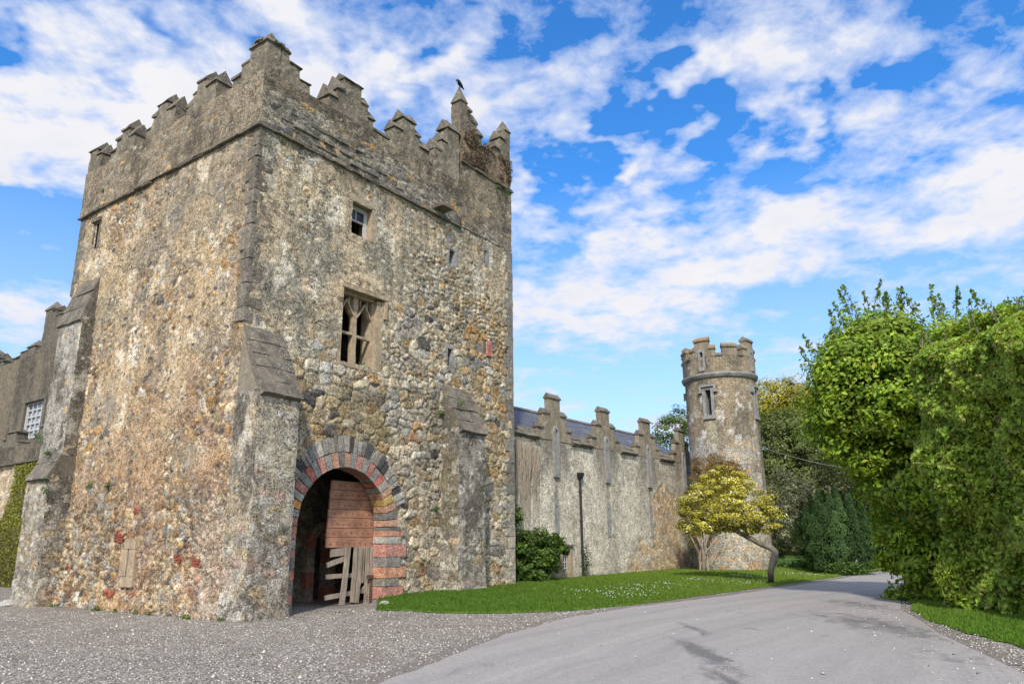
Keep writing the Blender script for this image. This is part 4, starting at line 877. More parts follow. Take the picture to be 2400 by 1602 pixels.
def cyl(name, r0, r1, z0, z1, dth, dz, fn, amp, parent, holes=()):
    nt = int(360/dth); nz = int((z1-z0)/dz)+1; th, zz = np.meshgrid(np.arange(nt)*360/nt-180, np.linspace(z0, z1, nz)); th = th.ravel(); zz = zz.ravel(); h, c = fn(th, zz)
    rr = r0+(r1-r0)*(zz-z0)/(z1-z0)+amp*h; t = az0+np.radians(th); V = np.stack([RC[0]+rr*np.cos(t), RC[1]+rr*np.sin(t), zz], 1)
    i = np.arange(nt*nz).reshape(nz, nt); j = np.roll(i, -1, 1); Fq = np.stack([i[:-1], j[:-1], j[1:], i[1:]], -1).reshape(-1, 4)
    ct = th[Fq[:, 0]]+180/nt; cz = zz[Fq].mean(1); k = np.ones(len(Fq), bool)
    for hf in holes: k &= ~hf(ct, cz)
    return mk(name, V, np.ascontiguousarray(Fq[k]), M['masonry_far'], parent, c, True)
WT = (-20, 70, 160, -110)
cyl('shaft', RR+.06, RR, -.2, 9.72, 2, .06, fround, .04, rt, [rect(t-4.6, t+4.6, 7.72, 8.98) for t in WT])
cyl('parapet', RR+.07, RR+.07, 9.72, 10.72, 2, .06, fround, .03, rt, [rect(t-3, t+3, 10.2, 10.72) for t in WT])
def arcbox(mb, th0, th1, r0, r1, z0, z1, peak=0, nseg=None):
    n = nseg or max(1, int((th1-th0)/5)); L = []
    for k in range(n+1):
        th = th0+(th1-th0)*k/n
        L.append([RP(th, r1, z0), RP(th, r1, z1), RP(th, (r0+r1)/2, z1+peak), RP(th, r0, z1), RP(th, r0, z0)] if peak else [RP(th, r1, z0), RP(th, r1, z1), RP(th, r0, z1), RP(th, r0, z0)])
    mb.loft(L)
for k in range(4):
    c = -25.3+90*k
    for spec, zlab in (([(c-12, c-3.2, 11.58), (c-3.2, c+3.2, 11.58), (c+3.2, c+12, 11.58), (c-22, c-12, 11.12), (c+12, c+22, 11.12)], 0), ([(c+33, c+57, 11.18)], 1)):
        q = MB()
        for (t0, t1, zt) in spec:
            zb = 11.0 if (t1-t0) < 7 else 10.74
            arcbox(q, t0, t1, RR-.30, RR+.07, zb, zt)
        root = q.build('merlon', M['render_far'], rt, rough=.014, seed=k)
        q = MB()
        for (t0, t1, zt) in ([(c-13, c+13, 11.58), (c-23, c-12, 11.12), (c+12, c+23, 11.12)] if zlab == 0 else [(c+32, c+58, 11.18)]): arcbox(q, t0, t1, RR-.36, RR+.13, zt, zt+.1, .16)
        mcp = mottled('orange_lichen_coping', (.20, .16, .11), (.30, .16, .05), (.14, .12, .1), 2.5, .01) if (k == 0 and zlab == 0) else M['render_far']
        q.build('coping', mcp, root, rough=.012, seed=k)
        if zlab == 0:
            q = MB(); arcbox(q, c-5.5, c-2.6, RR-.1, RR+.10, 10.15, 11.1); arcbox(q, c+2.6, c+5.5, RR-.1, RR+.10, 10.15, 11.1); arcbox(q, c-5.5, c+5.5, RR-.1, RR+.10, 11.0, 11.15); arcbox(q, c-5.5, c+5.5, RR-.1, RR+.11, 10.0, 10.2)
            q.build('merlon_slit', M['grey_stone'], root, rough=.008)
q = MB()
for k in range(4):
    c = -25.3+90*k
    for t0, t1 in ((c+22, c+33), (c+57, c+68)): arcbox(q, t0, t1, RR-.34, RR+.13, 10.72, 10.80, .12)
q.build('crenel_sill', M['slab'], rt, rough=.01)
q = MB(); nseg = 72; L = [[RP(360*k/nseg, r, z) for r, z in ((RR-.02, 9.60), (RR+.10, 9.66), (RR+.17, 9.78), (RR+.17, 9.86), (RR-.02, 9.92))] for k in range(nseg)]
L.append(L[0]); q.loft(L, cap=False); q.build('string_course', M['grey_stone'], rt, rough=.014)
for t in WT:
    q = MB(); arcbox(q, t-9.5, t-4.4, RR-.3, RR+.06, 7.62, 9.0); arcbox(q, t+4.4, t+9.5, RR-.3, RR+.06, 7.62, 9.0); arcbox(q, t-9.5, t+9.5, RR-.3, RR+.07, 9.0, 9.16); arcbox(q, t-9.8, t+9.8, RR-.3, RR+.10, 7.50, 7.66)
    wn = q.build('slit_window', M['grey_stone'], rt, rough=.01)
    q = MB(); arcbox(q, t-13, t+13, RR-.1, RR+.15, 9.16, 9.26); arcbox(q, t-13, t-10, RR-.1, RR+.15, 8.86, 9.16); arcbox(q, t+10, t+13, RR-.1, RR+.15, 8.86, 9.16); arcbox(q, t-16, t-13, RR-.1, RR+.14, 8.86, 8.96); arcbox(q, t+13, t+16, RR-.1, RR+.14, 8.86, 8.96)
    q.build('hood_mould', M['grey_stone'], wn, rough=.008)
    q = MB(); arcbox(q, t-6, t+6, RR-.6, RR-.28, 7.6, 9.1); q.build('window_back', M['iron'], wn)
q = MB(); q.add([RP(10*k, RR-.1, 9.9) for k in range(36)], [tuple(range(36))]); q.build('roof_deck', M['slab'], rt)

# ================================================================== OLD KEEP AND LOW BATTLEMENTED WALL on the left
def TQ(s): return N0+s*a_
KD = thing('old_keep', 'dark rendered keep with ragged battlements and a white sash window behind the gate tower', 'building', P(8, 31, 0))
def fkeep(u, v):
    n = fbm(u*.8, v*.16, 1, 803, 5)[:, None]; n2 = fbm(u*2.4, v*2.4, 1, 804, 4)[:, None]
    c = np.array((.15, .128, .095))*(1-sstep(.40, .62, n))+np.array((.088, .078, .062))*sstep(.40, .62, n); c = c*(1-.3*sstep(.56, .7, n2))+np.array((.2, .17, .13))*.3*sstep(.56, .7, n2)
    return .6*(n2[:, 0]), c
wallgrid('keep_wall', KD, TQ(8), b_, -a_, 29.9, 46, 0, 12.9, .1, fkeep, .05, [rect(30.9, 33.4, 7.7, 9.9)], mat_=M['masonry_far'])
q = MB(); q.box(P(8.02, 29.9, 0), 9*a_, .01*b_, 12.9*Z); q.box(P(8.02, 45.9, 0), 9*a_, .1*b_, 12.9*Z); q.box(P(8.3, 30, 12.2), 9*a_, 15.9*b_, .1*Z); q.build('keep_side', M['dark_render'], KD)
def kmer(steps, seed, pyr=(), lab=None): return merlon(KD, TQ(8), b_, -a_, 12.9, steps, off=.0, th=.7, cop=.3, mt=M['dark_render'], pyr=pyr, label=lab, seed=seed, over=.06)
kmer([(29.9, 30.5, 14.1), (30.5, 31.3, 15.0), (31.3, 31.9, 15.4), (31.9, 32.8, 15.6)], 1, (3,), 'tall ragged corner pier of the keep')
kmer([(32.8, 33.4, 13.3), (33.5, 34.6, 13.5), (34.6, 35.6, 13.35), (35.6, 36.6, 13.1)], 2, (1,))
kmer([(38.0, 38.8, 13.2), (38.8, 39.6, 13.55), (39.6, 40.8, 13.9)], 3, (2,))
kmer([(43.0, 43.8, 13.3), (43.8, 45.2, 13.9)], 4, (1,))
def kb(mb, t0, t1, z0, z1, s0, s1): mb.box(P(8+s0, t0, z0), (t1-t0)*b_, (s1-s0)*a_, (z1-z0)*Z)
q = MB(); kb(q, 30.6, 33.7, 9.9, 10.15, -.12, .2); kb(q, 30.6, 30.9, 7.6, 9.9, -.1, .3); kb(q, 33.4, 33.7, 7.6, 9.9, -.1, .3); kw = q.build('keep_window', M['dark_render'], KD, label='white sash window in the keep')
q = MB()
for x in np.linspace(30.95, 33.3, 5): kb(q, x-.04, x+.04, 7.7, 9.9, .1, .16)
for z in np.linspace(7.8, 9.85, 6): kb(q, 30.9, 33.4, z-.04, z+.04, .11, .17)
kb(q, 30.9, 31.02, 7.7, 9.9, .05, .2); kb(q, 33.28, 33.4, 7.7, 9.9, .05, .2)
q.build('sash_frame', M['white_wood'], kw); q = MB(); kb(q, 30.9, 33.4, 7.7, 9.9, .22, .25)
def palglass():
    m_, T = mat('blind_behind_glass'); finish(T, (.36, .39, .44, 1), .2, spec=.6); return m_
q.build('pane', palglass(), kw)

LW = thing('battlemented_wall', 'low dark battlemented wall over pale rubble masonry left of the gate tower', 'wall', P(4, 20, 0))
def flow(u, v):
    return masonry(u, v, .25+0*u, .5, [(4, CREAM), (3, (.5, .44, .33)), (2, BUFF), (1, GREY)], lambda a, b: np.tile((.42, .36, .26), (len(a), 1)), (.40, .33, .23), 831, small=(.3, .18), big=(.5, .3))
wallgrid('lower_wall', LW, TQ(4), b_, -a_, 9.9, 34, -.3, 5.3, .08, flow, .05, mat_=M['masonry_far'])
wallgrid('upper_wall', LW, TQ(4)-.12*a_, b_, -a_, 9.9, 34, 5.33, 6.1, .1, fkeep, .04, mat_=M['masonry_far'])
q = MB(); q.box(P(3.95, 9.9, 5.3), 24*b_, .6*a_, .79*Z, step=.8); q.box(P(3.80, 9.9, 5.26), 24*b_, .3*a_, .07*Z, step=.8); q.box(P(4.3, 9.9, -.3), 24*b_, .3*a_, 5.6*Z); q.build('wall_core', M['dark_render'], LW)
for k, t in enumerate((19.2, 22.6, 26.0, 29.4)):
    merlon(LW, TQ(4), b_, -a_, 6.1, [(t, t+.35, 6.3), (t+.35, t+1.35, 6.75), (t+1.35, t+1.75, 6.45)], off=.12, th=.5, cop=.16, mt=M['dark_render'], seed=60+k)

# ================================================================== GROUND
def poly_interp(pts, n):
    pts = np.asarray(pts, float); L = np.r_[0, np.cumsum(np.linalg.norm(np.diff(pts, axis=0), axis=1))]; t = np.linspace(0, L[-1], n); return np.stack([np.interp(t, L, pts[:, k]) for k in range(pts.shape[1])], 1)
def strip(name, A_, B_, n, m_, mat_, zf, jit=.05, seed=0, kind='structure'):
    """sheet lofted between two ground polylines, with a ragged first edge"""
    a = poly_interp(A_, n); b = poly_interp(B_, n); a = a+jit*(np.stack([vnoise(a[:, 0]*3, a[:, 1]*3, 0, seed), vnoise(a[:, 0]*3, a[:, 1]*3, 4, seed)], 1)-.5)*2
    t = (np.linspace(0, 1, m_)**1.6)[None, :, None]; G = a[:, None]*(1-t)+b[:, None]*t; d = np.linalg.norm(G-a[:, None], axis=2)
    X = G[..., 0].ravel(); Y = G[..., 1].ravel(); Zz = zf(X, Y, d.ravel()); i = np.arange(n*m_).reshape(n, m_)
    Fq = np.stack([i[:-1, :-1], i[1:, :-1], i[1:, 1:], i[:-1, 1:]], -1).reshape(-1, 4); V = np.stack([X, Y, Zz], 1)
    p = V[Fq[0]]; nz = 0
    for k in range(0, len(Fq), max(1, len(Fq)//50)): p = V[Fq[k]]; nz += np.cross(p[1]-p[0], p[2]-p[0])[2]
    if nz < 0: Fq = np.ascontiguousarray(Fq[:, ::-1])
    o = mk(name, V, Fq, mat_, None, smooth=True); return tag(o, kind=kind)
def damps_and_shade(T, g, spots):
    tot = None; nz = T.noise(T.vmul(g, (1.6, .8, 1)), 2.2, 7, .75, .5)
    for (x, y, rx, ry, wt) in spots:
        v = T.n('ShaderNodeVectorMath', operation='SUBTRACT', ins={0: g}); v.inputs[1].default_value = (x, y, 0); l = T.n('ShaderNodeVectorMath', operation='LENGTH', ins={0: T.vmul(v.outputs[0], (1/rx, 1/ry, 0))}).outputs['Value']
        e = T.math('MULTIPLY', T.mapr(l, 1.3, .2), wt); tot = e if tot is None else T.math('MAXIMUM', tot, e)
    return T.math('MULTIPLY', T.mapr(T.math('ADD', tot, T.math('MULTIPLY', T.math('SUBTRACT', nz, .5), 2.2)), .50, .95), .8)
def groundmat(kind):
    m_, T = mat(kind); g = T.n('ShaderNodeNewGeometry').outputs['Position']
    if kind == 'gravel':
        v = T.n('ShaderNodeTexVoronoi', ins={'Scale': 34., 'Vector': g}); v2 = T.n('ShaderNodeTexVoronoi', ins={'Scale': 75., 'Vector': g})
        r = T.n('ShaderNodeSeparateColor', ins={0: v.outputs['Color']}).outputs[0]; r2 = T.n('ShaderNodeSeparateColor', ins={0: v2.outputs['Color']}).outputs[0]
        c = T.ramp(r, [(0, (.13, .115, .10)), (.35, (.27, .245, .215)), (.65, (.40, .37, .33)), (.9, (.52, .49, .45)), (1, (.66, .63, .58))])
        c2 = T.ramp(r2, [(0, (.16, .145, .125)), (.6, (.35, .32, .285)), (1, (.6, .57, .52))]); c = T.mix(1., T.mix(.4, c, c2), (1.14, 1.08, .98), 'MULTIPLY')
        gap = T.mapr(v.outputs['Distance'], .32, .6); c = T.mix(gap, c, (.09, .08, .07))
        big = T.noise(g, .55, 5, .6, .5); c = T.mix(T.math('MULTIPLY', T.mapr(big, .53, .66), .55), c, (.12, .10, .085))
        sp = T.n('ShaderNodeSeparateXYZ', ins={0: g}); gr = T.noise(g, 1.3, 4, .6); c = T.mix(T.math('MULTIPLY', T.mapr(gr, .60, .7), .35), c, (.13, .14, .06))
        c = T.mix(damps_and_shade(T, g, ((-1.6, 15.6, 2.6, .5, 1.), (.2, 15.9, 1.4, .45, 1.), (-3, 14.1, 3, .35, .8), (-2.2, 11.5, .8, 1.6, .8), (-7, 13.6, 5, .5, .75), (-12, 17.5, 5, .8, .6))), c, (.16, .13, .105))
        finish(T, c, .9, T.math('ADD', T.math('SUBTRACT', 1., v.outputs['Distance']), T.math('MULTIPLY', v2.outputs['Distance'], -.4)), .02, .8, .2)
    elif kind == 'asphalt':
        gr = T.noise(g, 130, 3, .6); md = T.noise(g, 9, 5, .65)
        # worn wheel tracks follow the curve of the drive: distance from a far turning centre
        dn = T.n('ShaderNodeVectorMath', operation='DISTANCE'); T.set(dn.inputs[0], g); dn.inputs[1].default_value = (36., -8., 0)
        wob = T.math('ADD', dn.outputs['Value'], T.math('MULTIPLY', T.noise(g, .25, 3, .5), 1.2))
        cmb = T.n('ShaderNodeCombineXYZ', ins={0: wob, 1: 0., 2: 0.}).outputs[0]; st = T.noise(cmb, 1.7, 5, .6); st2 = T.noise(T.n('ShaderNodeVectorMath', operation='ADD', ins={0: T.vmul(g, (.12, .12, 1)), 1: cmb}).outputs[0], 5., 4, .6)
        c = T.mix(T.mapr(st, .34, .66), (.205, .185, .168), (.285, .258, .23)); c = T.mix(T.math('MULTIPLY', T.mapr(st2, .42, .70), .28), c, (.29, .272, .255))
        c = T.mix(T.math('MULTIPLY', T.mapr(md, .35, .7), .25), c, (.15, .14, .14)); k = T.mapr(gr, .3, .7, .8, 1.2)
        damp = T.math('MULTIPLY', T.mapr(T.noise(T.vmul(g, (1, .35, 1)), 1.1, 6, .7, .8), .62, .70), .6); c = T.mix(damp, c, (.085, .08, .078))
        c = T.mix(damps_and_shade(T, g, ((2.75, 11.6, .30, 2.6, 1.1), (2.45, 9.4, .25, 1.4, 1.0), (3.35, 14.5, .25, 1.8, .8), (6.9, 15.0, 1.1, 4.0, .9), (8.6, 19.5, .9, 3.5, .8), (6.0, 11.0, .8, 1.5, .6), (-.3, 11.0, .5, .9, .5), (4.2, 17.0, .5, 1.5, .35))), c, (.085, .078, .075))  # dark tyre and damp marks, plus hedge and tree shade painted along the right edge
        c = T.mix(1., c, T.n('ShaderNodeCombineColor', ins={0: k, 1: k, 2: k}).outputs[0], 'MULTIPLY')
        ck = T.noise(g, 1.4, 8, .7, .5); c = T.mix(T.math('MULTIPLY', T.mapr(T.math('ABSOLUTE', T.math('SUBTRACT', ck, .52)), .003, .001), .5), c, (.08, .075, .07))
        sp = T.n('ShaderNodeTexVoronoi', ins={'Scale': 6., 'Vector': g}); c = T.mix(T.mapr(sp.outputs['Distance'], .06, .04), c, (.42, .40, .37))
        g4 = T.noise(g, 38, 4, .7); k4 = T.mapr(g4, .35, .65, .80, 1.2); c = T.mix(1., c, T.n('ShaderNodeCombineColor', ins={0: k4, 1: k4, 2: k4}).outputs[0], 'MULTIPLY')
        finish(T, c, .8, T.math('ADD', gr, g4), .006, .5, .3)
    elif kind == 'dirt':
        gr = T.noise(g, 40, 4, .65); c = T.mix(T.mapr(gr, .35, .65), (.09, .075, .062), (.20, .175, .15)); finish(T, c, .95, gr, .01, .6, .1)
    else:
        a = T.noise(g, 1.1, 5, .6, .3); b = T.noise(g, 45, 4, .7); n2 = T.noise(g, 6, 4, .6)
        c1, c2 = ((.065, .125, .016), (.12, .17, .03)) if kind == 'lawn_grass' else ((.06, .11, .015), (.10, .15, .03))
        c = T.mix(T.mapr(a, .35, .65), c1, c2); k = T.math('MULTIPLY', T.mapr(b, .3, .7, .55, 1.4), T.mapr(n2, .3, .7, .8, 1.2)); c = T.mix(1., c, T.n('ShaderNodeCombineColor', ins={0: k, 1: k, 2: k}).outputs[0], 'MULTIPLY')
        finish(T, c, .95, b, .05, .9, .05)
    return m_
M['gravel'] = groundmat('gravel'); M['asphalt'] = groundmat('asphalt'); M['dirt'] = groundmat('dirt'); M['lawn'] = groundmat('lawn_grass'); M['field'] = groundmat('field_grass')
R_ = 700; tag(mk('ground', [(-R_, -R_, -.06), (R_, -R_, -.06), (R_, R_, -.06), (-R_, R_, -.06)], [(0, 1, 2, 3)], M['field']), kind='structure')
tag(mk('gravel_yard', [(-70, -12, 0), (24, -12, 0), (24, 26, 0), (0, 60, 0), (-70, 60, 0)], [(0, 1, 2, 3, 4)], M['gravel']), kind='structure')
ROADL = [(-5, -4), (-3.4, 4), (-1.63, 9.44), (-1.0, 11.3), (-.14, 14.14), (1.05, 16.85), (2.9, 19.4), (6.18, 22.9), (9.43, 27.0), (13.37, 31.8), (16.9, 36.8), (21, 41.5), (28, 46), (45, 52), (70, 56)]
ROADR = [(2.2, -4), (4.3, 4), (6.32, 10.23), (7.29, 13.5), (8.16, 15.85), (8.9, 18.0), (10.3, 20.8), (12.6, 25.5), (15.5, 30), (18.9, 33.6), (24, 37.5), (33, 41), (50, 46), (72, 50)]
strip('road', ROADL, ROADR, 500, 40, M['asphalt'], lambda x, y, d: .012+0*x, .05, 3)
Pq = lambda s, t: tuple(P(s, t, 0)[:2])
off = lambda pts, dx, dy: [(x+dx, y+dy) for x, y in pts]
strip('road_edge_dirt', off(ROADL[1:], -.28, .22), off(ROADL[1:], .12, -.12), 500, 5, M['dirt'], lambda x, y, d: .006+0*x, .14, 4)
strip('road_edge_dirt', off(ROADR[2:], .45, .1), off(ROADR[2:], -.1, .05), 400, 5, M['dirt'], lambda x, y, d: .007+0*x, .2, 5)
strip('wall_foot_dirt', [Pq(-.10, 9.6), Pq(-.25, 7.7), Pq(-.16, 7.6), Pq(-.14, 4), Pq(-.14, -.6), Pq(-.2, -1.2), Pq(.6, -1.25), Pq(1.3, -1.15), Pq(1.3, -.3)], [Pq(.8, 9.6), Pq(.8, 7.7), Pq(.8, 7.6), Pq(.8, 4), Pq(.8, 0), Pq(.6, -.5), Pq(.7, -.5), Pq(.8, -.3), Pq(.9, .2)], 200, 6, M['dirt'], lambda x, y, d: .005+0*x, .22, 9)
g2 = lambda x, y: (lambda d: (CAM+d*(-1.6/d[2]))[:2])(ray(x, y))
LF = [tuple(g2(888, 1429)), tuple(g2(991, 1434)), tuple(g2(1070, 1438)), tuple(g2(1176, 1437)), tuple(g2(1308, 1433)), tuple(g2(1400, 1425)), tuple(g2(1481, 1418)), (4.1, 21.4), (6.0, 23.6), (9.2, 27.6), (13.1, 32.3), (16.6, 37.3), (20.6, 42), (27.6, 46.6), (44.5, 53), (69, 57.5)]
Pg = lambda s, t: tuple(P(s, t, 0)[:2])
LB = [Pg(5.3, .35), Pg(7, 1.5), Pg(9, 3), Pg(11.5, 5), Pg(16, 7), Pg(19, 7), Pg(22, 7), Pg(26, 7), Pg(30, 7), (6, 60), (10, 64), (14, 68), (22, 70), (30, 74), (44, 80), (69, 85)]
def lawnz(x, y, d):
    wn = sstep(60, 45, y); return .012+.03*sstep(0, .12, d)+(.17*sstep(.2, 4.2, d))*wn+.03*(fbm(x*.8, y*.8, 0, 5, 3)-.5)*sstep(0, .5, d)
lawn = strip('lawn', LF, LB, 420, 50, M['lawn'], lawnz, .09, 6)
VF = [(3.6, -4), (5.4, 4), (7.1, 9.5), (7.62, 12.1), (7.72, 13.6), (8.3, 15.8), (8.95, 17.6), (10.5, 20.7), (12.9, 25.3), (15.8, 29.7), (19.2, 33.2), (24.3, 37)]
VB = [(40, -6), (42, 4), (44, 8), (46, 12), (48, 14), (50, 16), (52, 18), (54, 20), (56, 24), (58, 28), (60, 32), (62, 34)]
verge = strip('grass_verge', VF, VB, 320, 50, M['lawn'], lambda x, y, d: .015+.035*sstep(0, .12, d)+.10*sstep(.3, 3, d)+.02*(fbm(x, y, 0, 8, 3)-.5), .08, 7)
# grass blades, daisies, loose gravel
def blades(name, mesh_fn, n, h, c1, c2, seed):
    r = np.random.default_rng(seed); p = mesh_fn(r, n); n = len(p); a = r.uniform(0, 2*PI, n); hh = h*r.uniform(.5, 1.3, n); w_ = hh*.22
    d = np.stack([np.cos(a), np.sin(a), 0*a], 1); ln = r.normal(size=(n, 3))*hh[:, None]*.35; ln[:, 2] = hh
    V = np.stack([p-d*w_[:, None], p+d*w_[:, None], p+ln], 1).reshape(-1, 3); i = np.arange(n)*3
    return tag(mk(name, V, np.stack([i, i+1, i+2], 1), M['leaf_matte'], None, np.repeat(colvar(n, c1, c2, seed, .25), 3, 0)), kind='stuff')
def onstrip(o, ub, power=1.):
    V = np.array([v.co[:] for v in o.data.vertices])+np.array(o.location); Fq = np.array([p.vertices[:] for p in o.data.polygons])
    def f(r, n):
        ctr = V[Fq].mean(1); keep = (np.hypot(ctr[:, 0], ctr[:, 1]) < ub) & (ctr[:, 1] > 7) & (ctr[:, 0]/ctr[:, 1] < .8)
        in_t = (ctr-N0)@a_; tt = (ctr-N0)@b_; keep &= ~((in_t < 11.2) & (tt > .1))
        F2 = Fq[keep]; q = V[F2]; ar = np.linalg.norm(np.cross(q[:, 1]-q[:, 0], q[:, 3]-q[:, 0]), axis=1); pr = ar/(1+np.hypot(q[:, 0, 0], q[:, 0, 1])/15)**power; k = r.choice(len(F2), n, p=pr/pr.sum())
        s = r.uniform(size=(n, 1)); t = r.uniform(size=(n, 1)); q = q[k]; return (q[:, 0]*(1-s)+q[:, 1]*s)*(1-t)+(q[:, 3]*(1-s)+q[:, 2]*s)*t
    return f
blades('lawn_blades', onstrip(lawn, 48, 2), 130000, .055, (.06, .12, .012), (.16, .215, .03), 1)
blades('verge_blades', onstrip(verge, 26, 2), 40000, .055, (.06, .13, .01), (.14, .21, .03), 2)
def daisies():
    r = np.random.default_rng(4); ctr = np.array([(2.2, 23.0), (3.6, 24), (5.2, 26.5), (7.0, 29), (9.5, 31.5), (12.5, 34), (4.2, 25.4), (8.2, 28.2), (2.9, 22.1)]); n = 230
    p = ctr[r.integers(len(ctr), size=n)]+r.normal(size=(n, 2))*np.array([.5, .4]); d = np.min(np.linalg.norm(p[:, None]-poly_interp(LF, 400)[None], axis=2), axis=1)
    wz = (p[:, 0]-W0[0])*wb[0]+(p[:, 1]-W0[1])*wb[1]; k = (wz < -.3) & (d > .3); p = p[k]; d = d[k]; zc = lawnz(p[:, 0], p[:, 1], d)+.06; mb = MB(); n = len(p); t = np.arange(6)*PI/3
    V = np.concatenate([np.stack([p[:, 0]+.017*math.cos(q), p[:, 1]+.017*math.sin(q), zc+.012*math.cos(q*2+1)], 1)[:, None] for q in t], 1).reshape(-1, 3); i = (np.arange(n)*6)[:, None]+np.arange(6)
    tag(mk('daisies', V, i, M['white_bright']), kind='stuff')
daisies()
def pebbles():
    r = np.random.default_rng(6); n = 32000; y = r.uniform(6.5, 20, n); x = r.uniform(-1, 1, n)*y*.75
    lx = np.interp(y, [p[1] for p in ROADL[:9]], [p[0] for p in ROADL[:9]]); rx = np.interp(y, [p[1] for p in ROADR[:8]], [p[0] for p in ROADR[:8]])
    onr = (x > lx) & (x < rx); k = ~onr | (r.uniform(size=n) < .012+.10*(rx-x < 1.2)*(x < rx)); ss = (x-N0[0])*a_[0]+(y-N0[1])*a_[1]; tt = (x-N0[0])*b_[0]+(y-N0[1])*b_[1]; k &= ~((ss > -.1) & (tt > -.1)) & ~((x > rx+.6))
    x, y = x[k], y[k]; n = len(x); s = .011*r.uniform(.6, 1.7, n)*np.where(r.uniform(size=n) < .01, 2.2, 1); z0 = np.where((x > np.interp(y, [p[1] for p in ROADL[:9]], [p[0] for p in ROADL[:9]])), .013, 0)
    oc = np.array([(1, 0, 0), (0, 1, 0), (-1, 0, 0), (0, -1, 0), (0, 0, .8), (0, 0, -.3)]); j = r.uniform(.6, 1.3, (n, 6, 1)); V = (np.stack([x, y, z0+s*.3], 1)[:, None]+oc[None]*s[:, None, None]*j).reshape(-1, 3)
    fo = np.array([(0, 1, 4), (1, 2, 4), (2, 3, 4), (3, 0, 4), (1, 0, 5), (2, 1, 5), (3, 2, 5), (0, 3, 5)]); Fq = (fo[None]+(np.arange(n)*6)[:, None, None]).reshape(-1, 3)
    c = np.clip(r.normal(.40, .16, (n, 1)), .08, .75)*np.array([1.0, .955, .89]); tag(mk('loose_gravel', V, Fq, M['voussoir'], None, np.repeat(c, 6, 0)), kind='stuff')
pebbles()
def foot_weeds():
    r = np.random.default_rng(61)
    for k in range(12):
        t = r.uniform(-.6, 7.4); tuft(P(-.2-.1*r.uniform(), t, .04), r.uniform(.05, .10), 50, 620+k, name='gravel_weed', cat='weed', group='tiny weeds along the foot of the side wall', lab='tiny green weed in the gravel at the foot of the side wall', c1=(.08, .12, .02), c2=(.14, .18, .04))
foot_weeds()
def rock(name, p, sz, seed, lab):
    r = np.random.default_rng(seed); V = r.normal(size=(60, 3)); V /= np.linalg.norm(V, axis=1)[:, None]; V = V*np.array(sz)*r.uniform(.88, 1.0, (60, 1))
    import bmesh
    bm = bmesh.new(); [bm.verts.new(v) for v in V]; bmesh.ops.convex_hull(bm, input=bm.verts); vs = [v for v in bm.verts if v.link_faces]; ix = {v: i for i, v in enumerate(vs)}
    Fs = [tuple(ix[v] for v in f.verts) for f in bm.faces]; V2 = np.array([v.co[:] for v in vs])+np.asarray(p); bm.free(); tag(mk(name, V2, Fs, M['voussoir'], None, np.tile((.30, .295, .28), (len(V2), 1))), lab, 'stone')
pr = g2(901, 1421); rock('loose_stone', (pr[0], pr[1], .07), (.16, .10, .09), 3, 'grey stone lying at the edge of the lawn beside the gateway')
pr = g2(22, 1419); rock('loose_stone', (pr[0], pr[1], .05), (.30, .2, .14), 4, 'flat pale boulder on the gravel beside the far left buttress')

# ================================================================== VEGETATION
def clump_crown(ells, ncl, clr, per, lsz, c1, c2, seed, dark=.4, extra=None, pe=0., asp=.5, jit=1.0, inner=.35, flat=1., out=.55):
    """ells: list of (centre, (rx,ry,rz)); clumps sit near the ellipsoid surfaces, leaves round each clump"""
    r = np.random.default_rng(seed); vol = np.array([e[1][0]*e[1][1]+e[1][0]*e[1][2] for e in ells]); vol = vol/vol.sum()
    Cs, Ns, Cc = [], [], []
    k = r.choice(len(ells), ncl, p=vol)
    for q in k:
        c, rad = ells[q]; d = r.normal(size=3); d /= np.linalg.norm(d); rr = r.uniform(inner, 1.0)**.45*(r.uniform(1., 1.22) if r.uniform() < .18 else 1.); cc = np.asarray(c)+d*np.asarray(rad)*rr
        n = int(per*r.uniform(.6, 1.4)); cr = clr*r.uniform(.6, 1.35); dd = r.normal(size=(n, 3)); dd /= np.linalg.norm(dd, axis=1)[:, None]; rad2 = r.uniform(.25, 1., (n, 1))**.6
        C = cc+dd*rad2*cr*np.array([1, 1, .75*flat]); Cs.append(C); Ns.append(dd*(1-out)+d*out+np.array([0, 0, .45]))
        tone = r.uniform(dark, 1.2); Cc.append(colvar(n, c1, c2, int(r.integers(1e9)), .18, extra, pe)*tone)
    return np.concatenate(Cs), np.concatenate(Ns), np.concatenate(Cc)
def leaves_obj(name, parent, C, Nn, c, lsz, asp=.5, seed=0, jit=1., m_='leaf', droop=0., label=None):
    V, Fq, cc = leafmesh(C, lsz, c, Nn, asp, droop, seed, jit); return mk(name, V, Fq, M[m_], parent, cc, label=label)
def limbs(root, name, base, tips, r0, seed, mt='bark', bend=.25, label=None):
    r = np.random.default_rng(seed); q = MB(); base = np.asarray(base, float)
    top = np.mean([t for t in tips], 0)*.5+base*.5; top[:2] = base[:2]*.6+top[:2]*.4; tr = [base-[0, 0, .15], base+(top-base)*.4+r.normal(size=3)*.05, top]; q.tube(tr, [r0*1.25, r0*.9, r0*.7], 9)
    for t in tips:
        t = np.asarray(t, float); s_ = tr[1]*(1-.5)+top*.5 if r.uniform() < .5 else top; L = np.linalg.norm(t-s_)
        mids = [s_+(t-s_)*f+r.normal(size=3)*bend*L*.25*(f > 0)*(f < 1) for f in (0, .35, .7, 1)]; q.tube(mids, [r0*.5, r0*.32, r0*.18, r0*.05], 6)
    return q.build(name, M[mt], root, smooth=True, label=label)
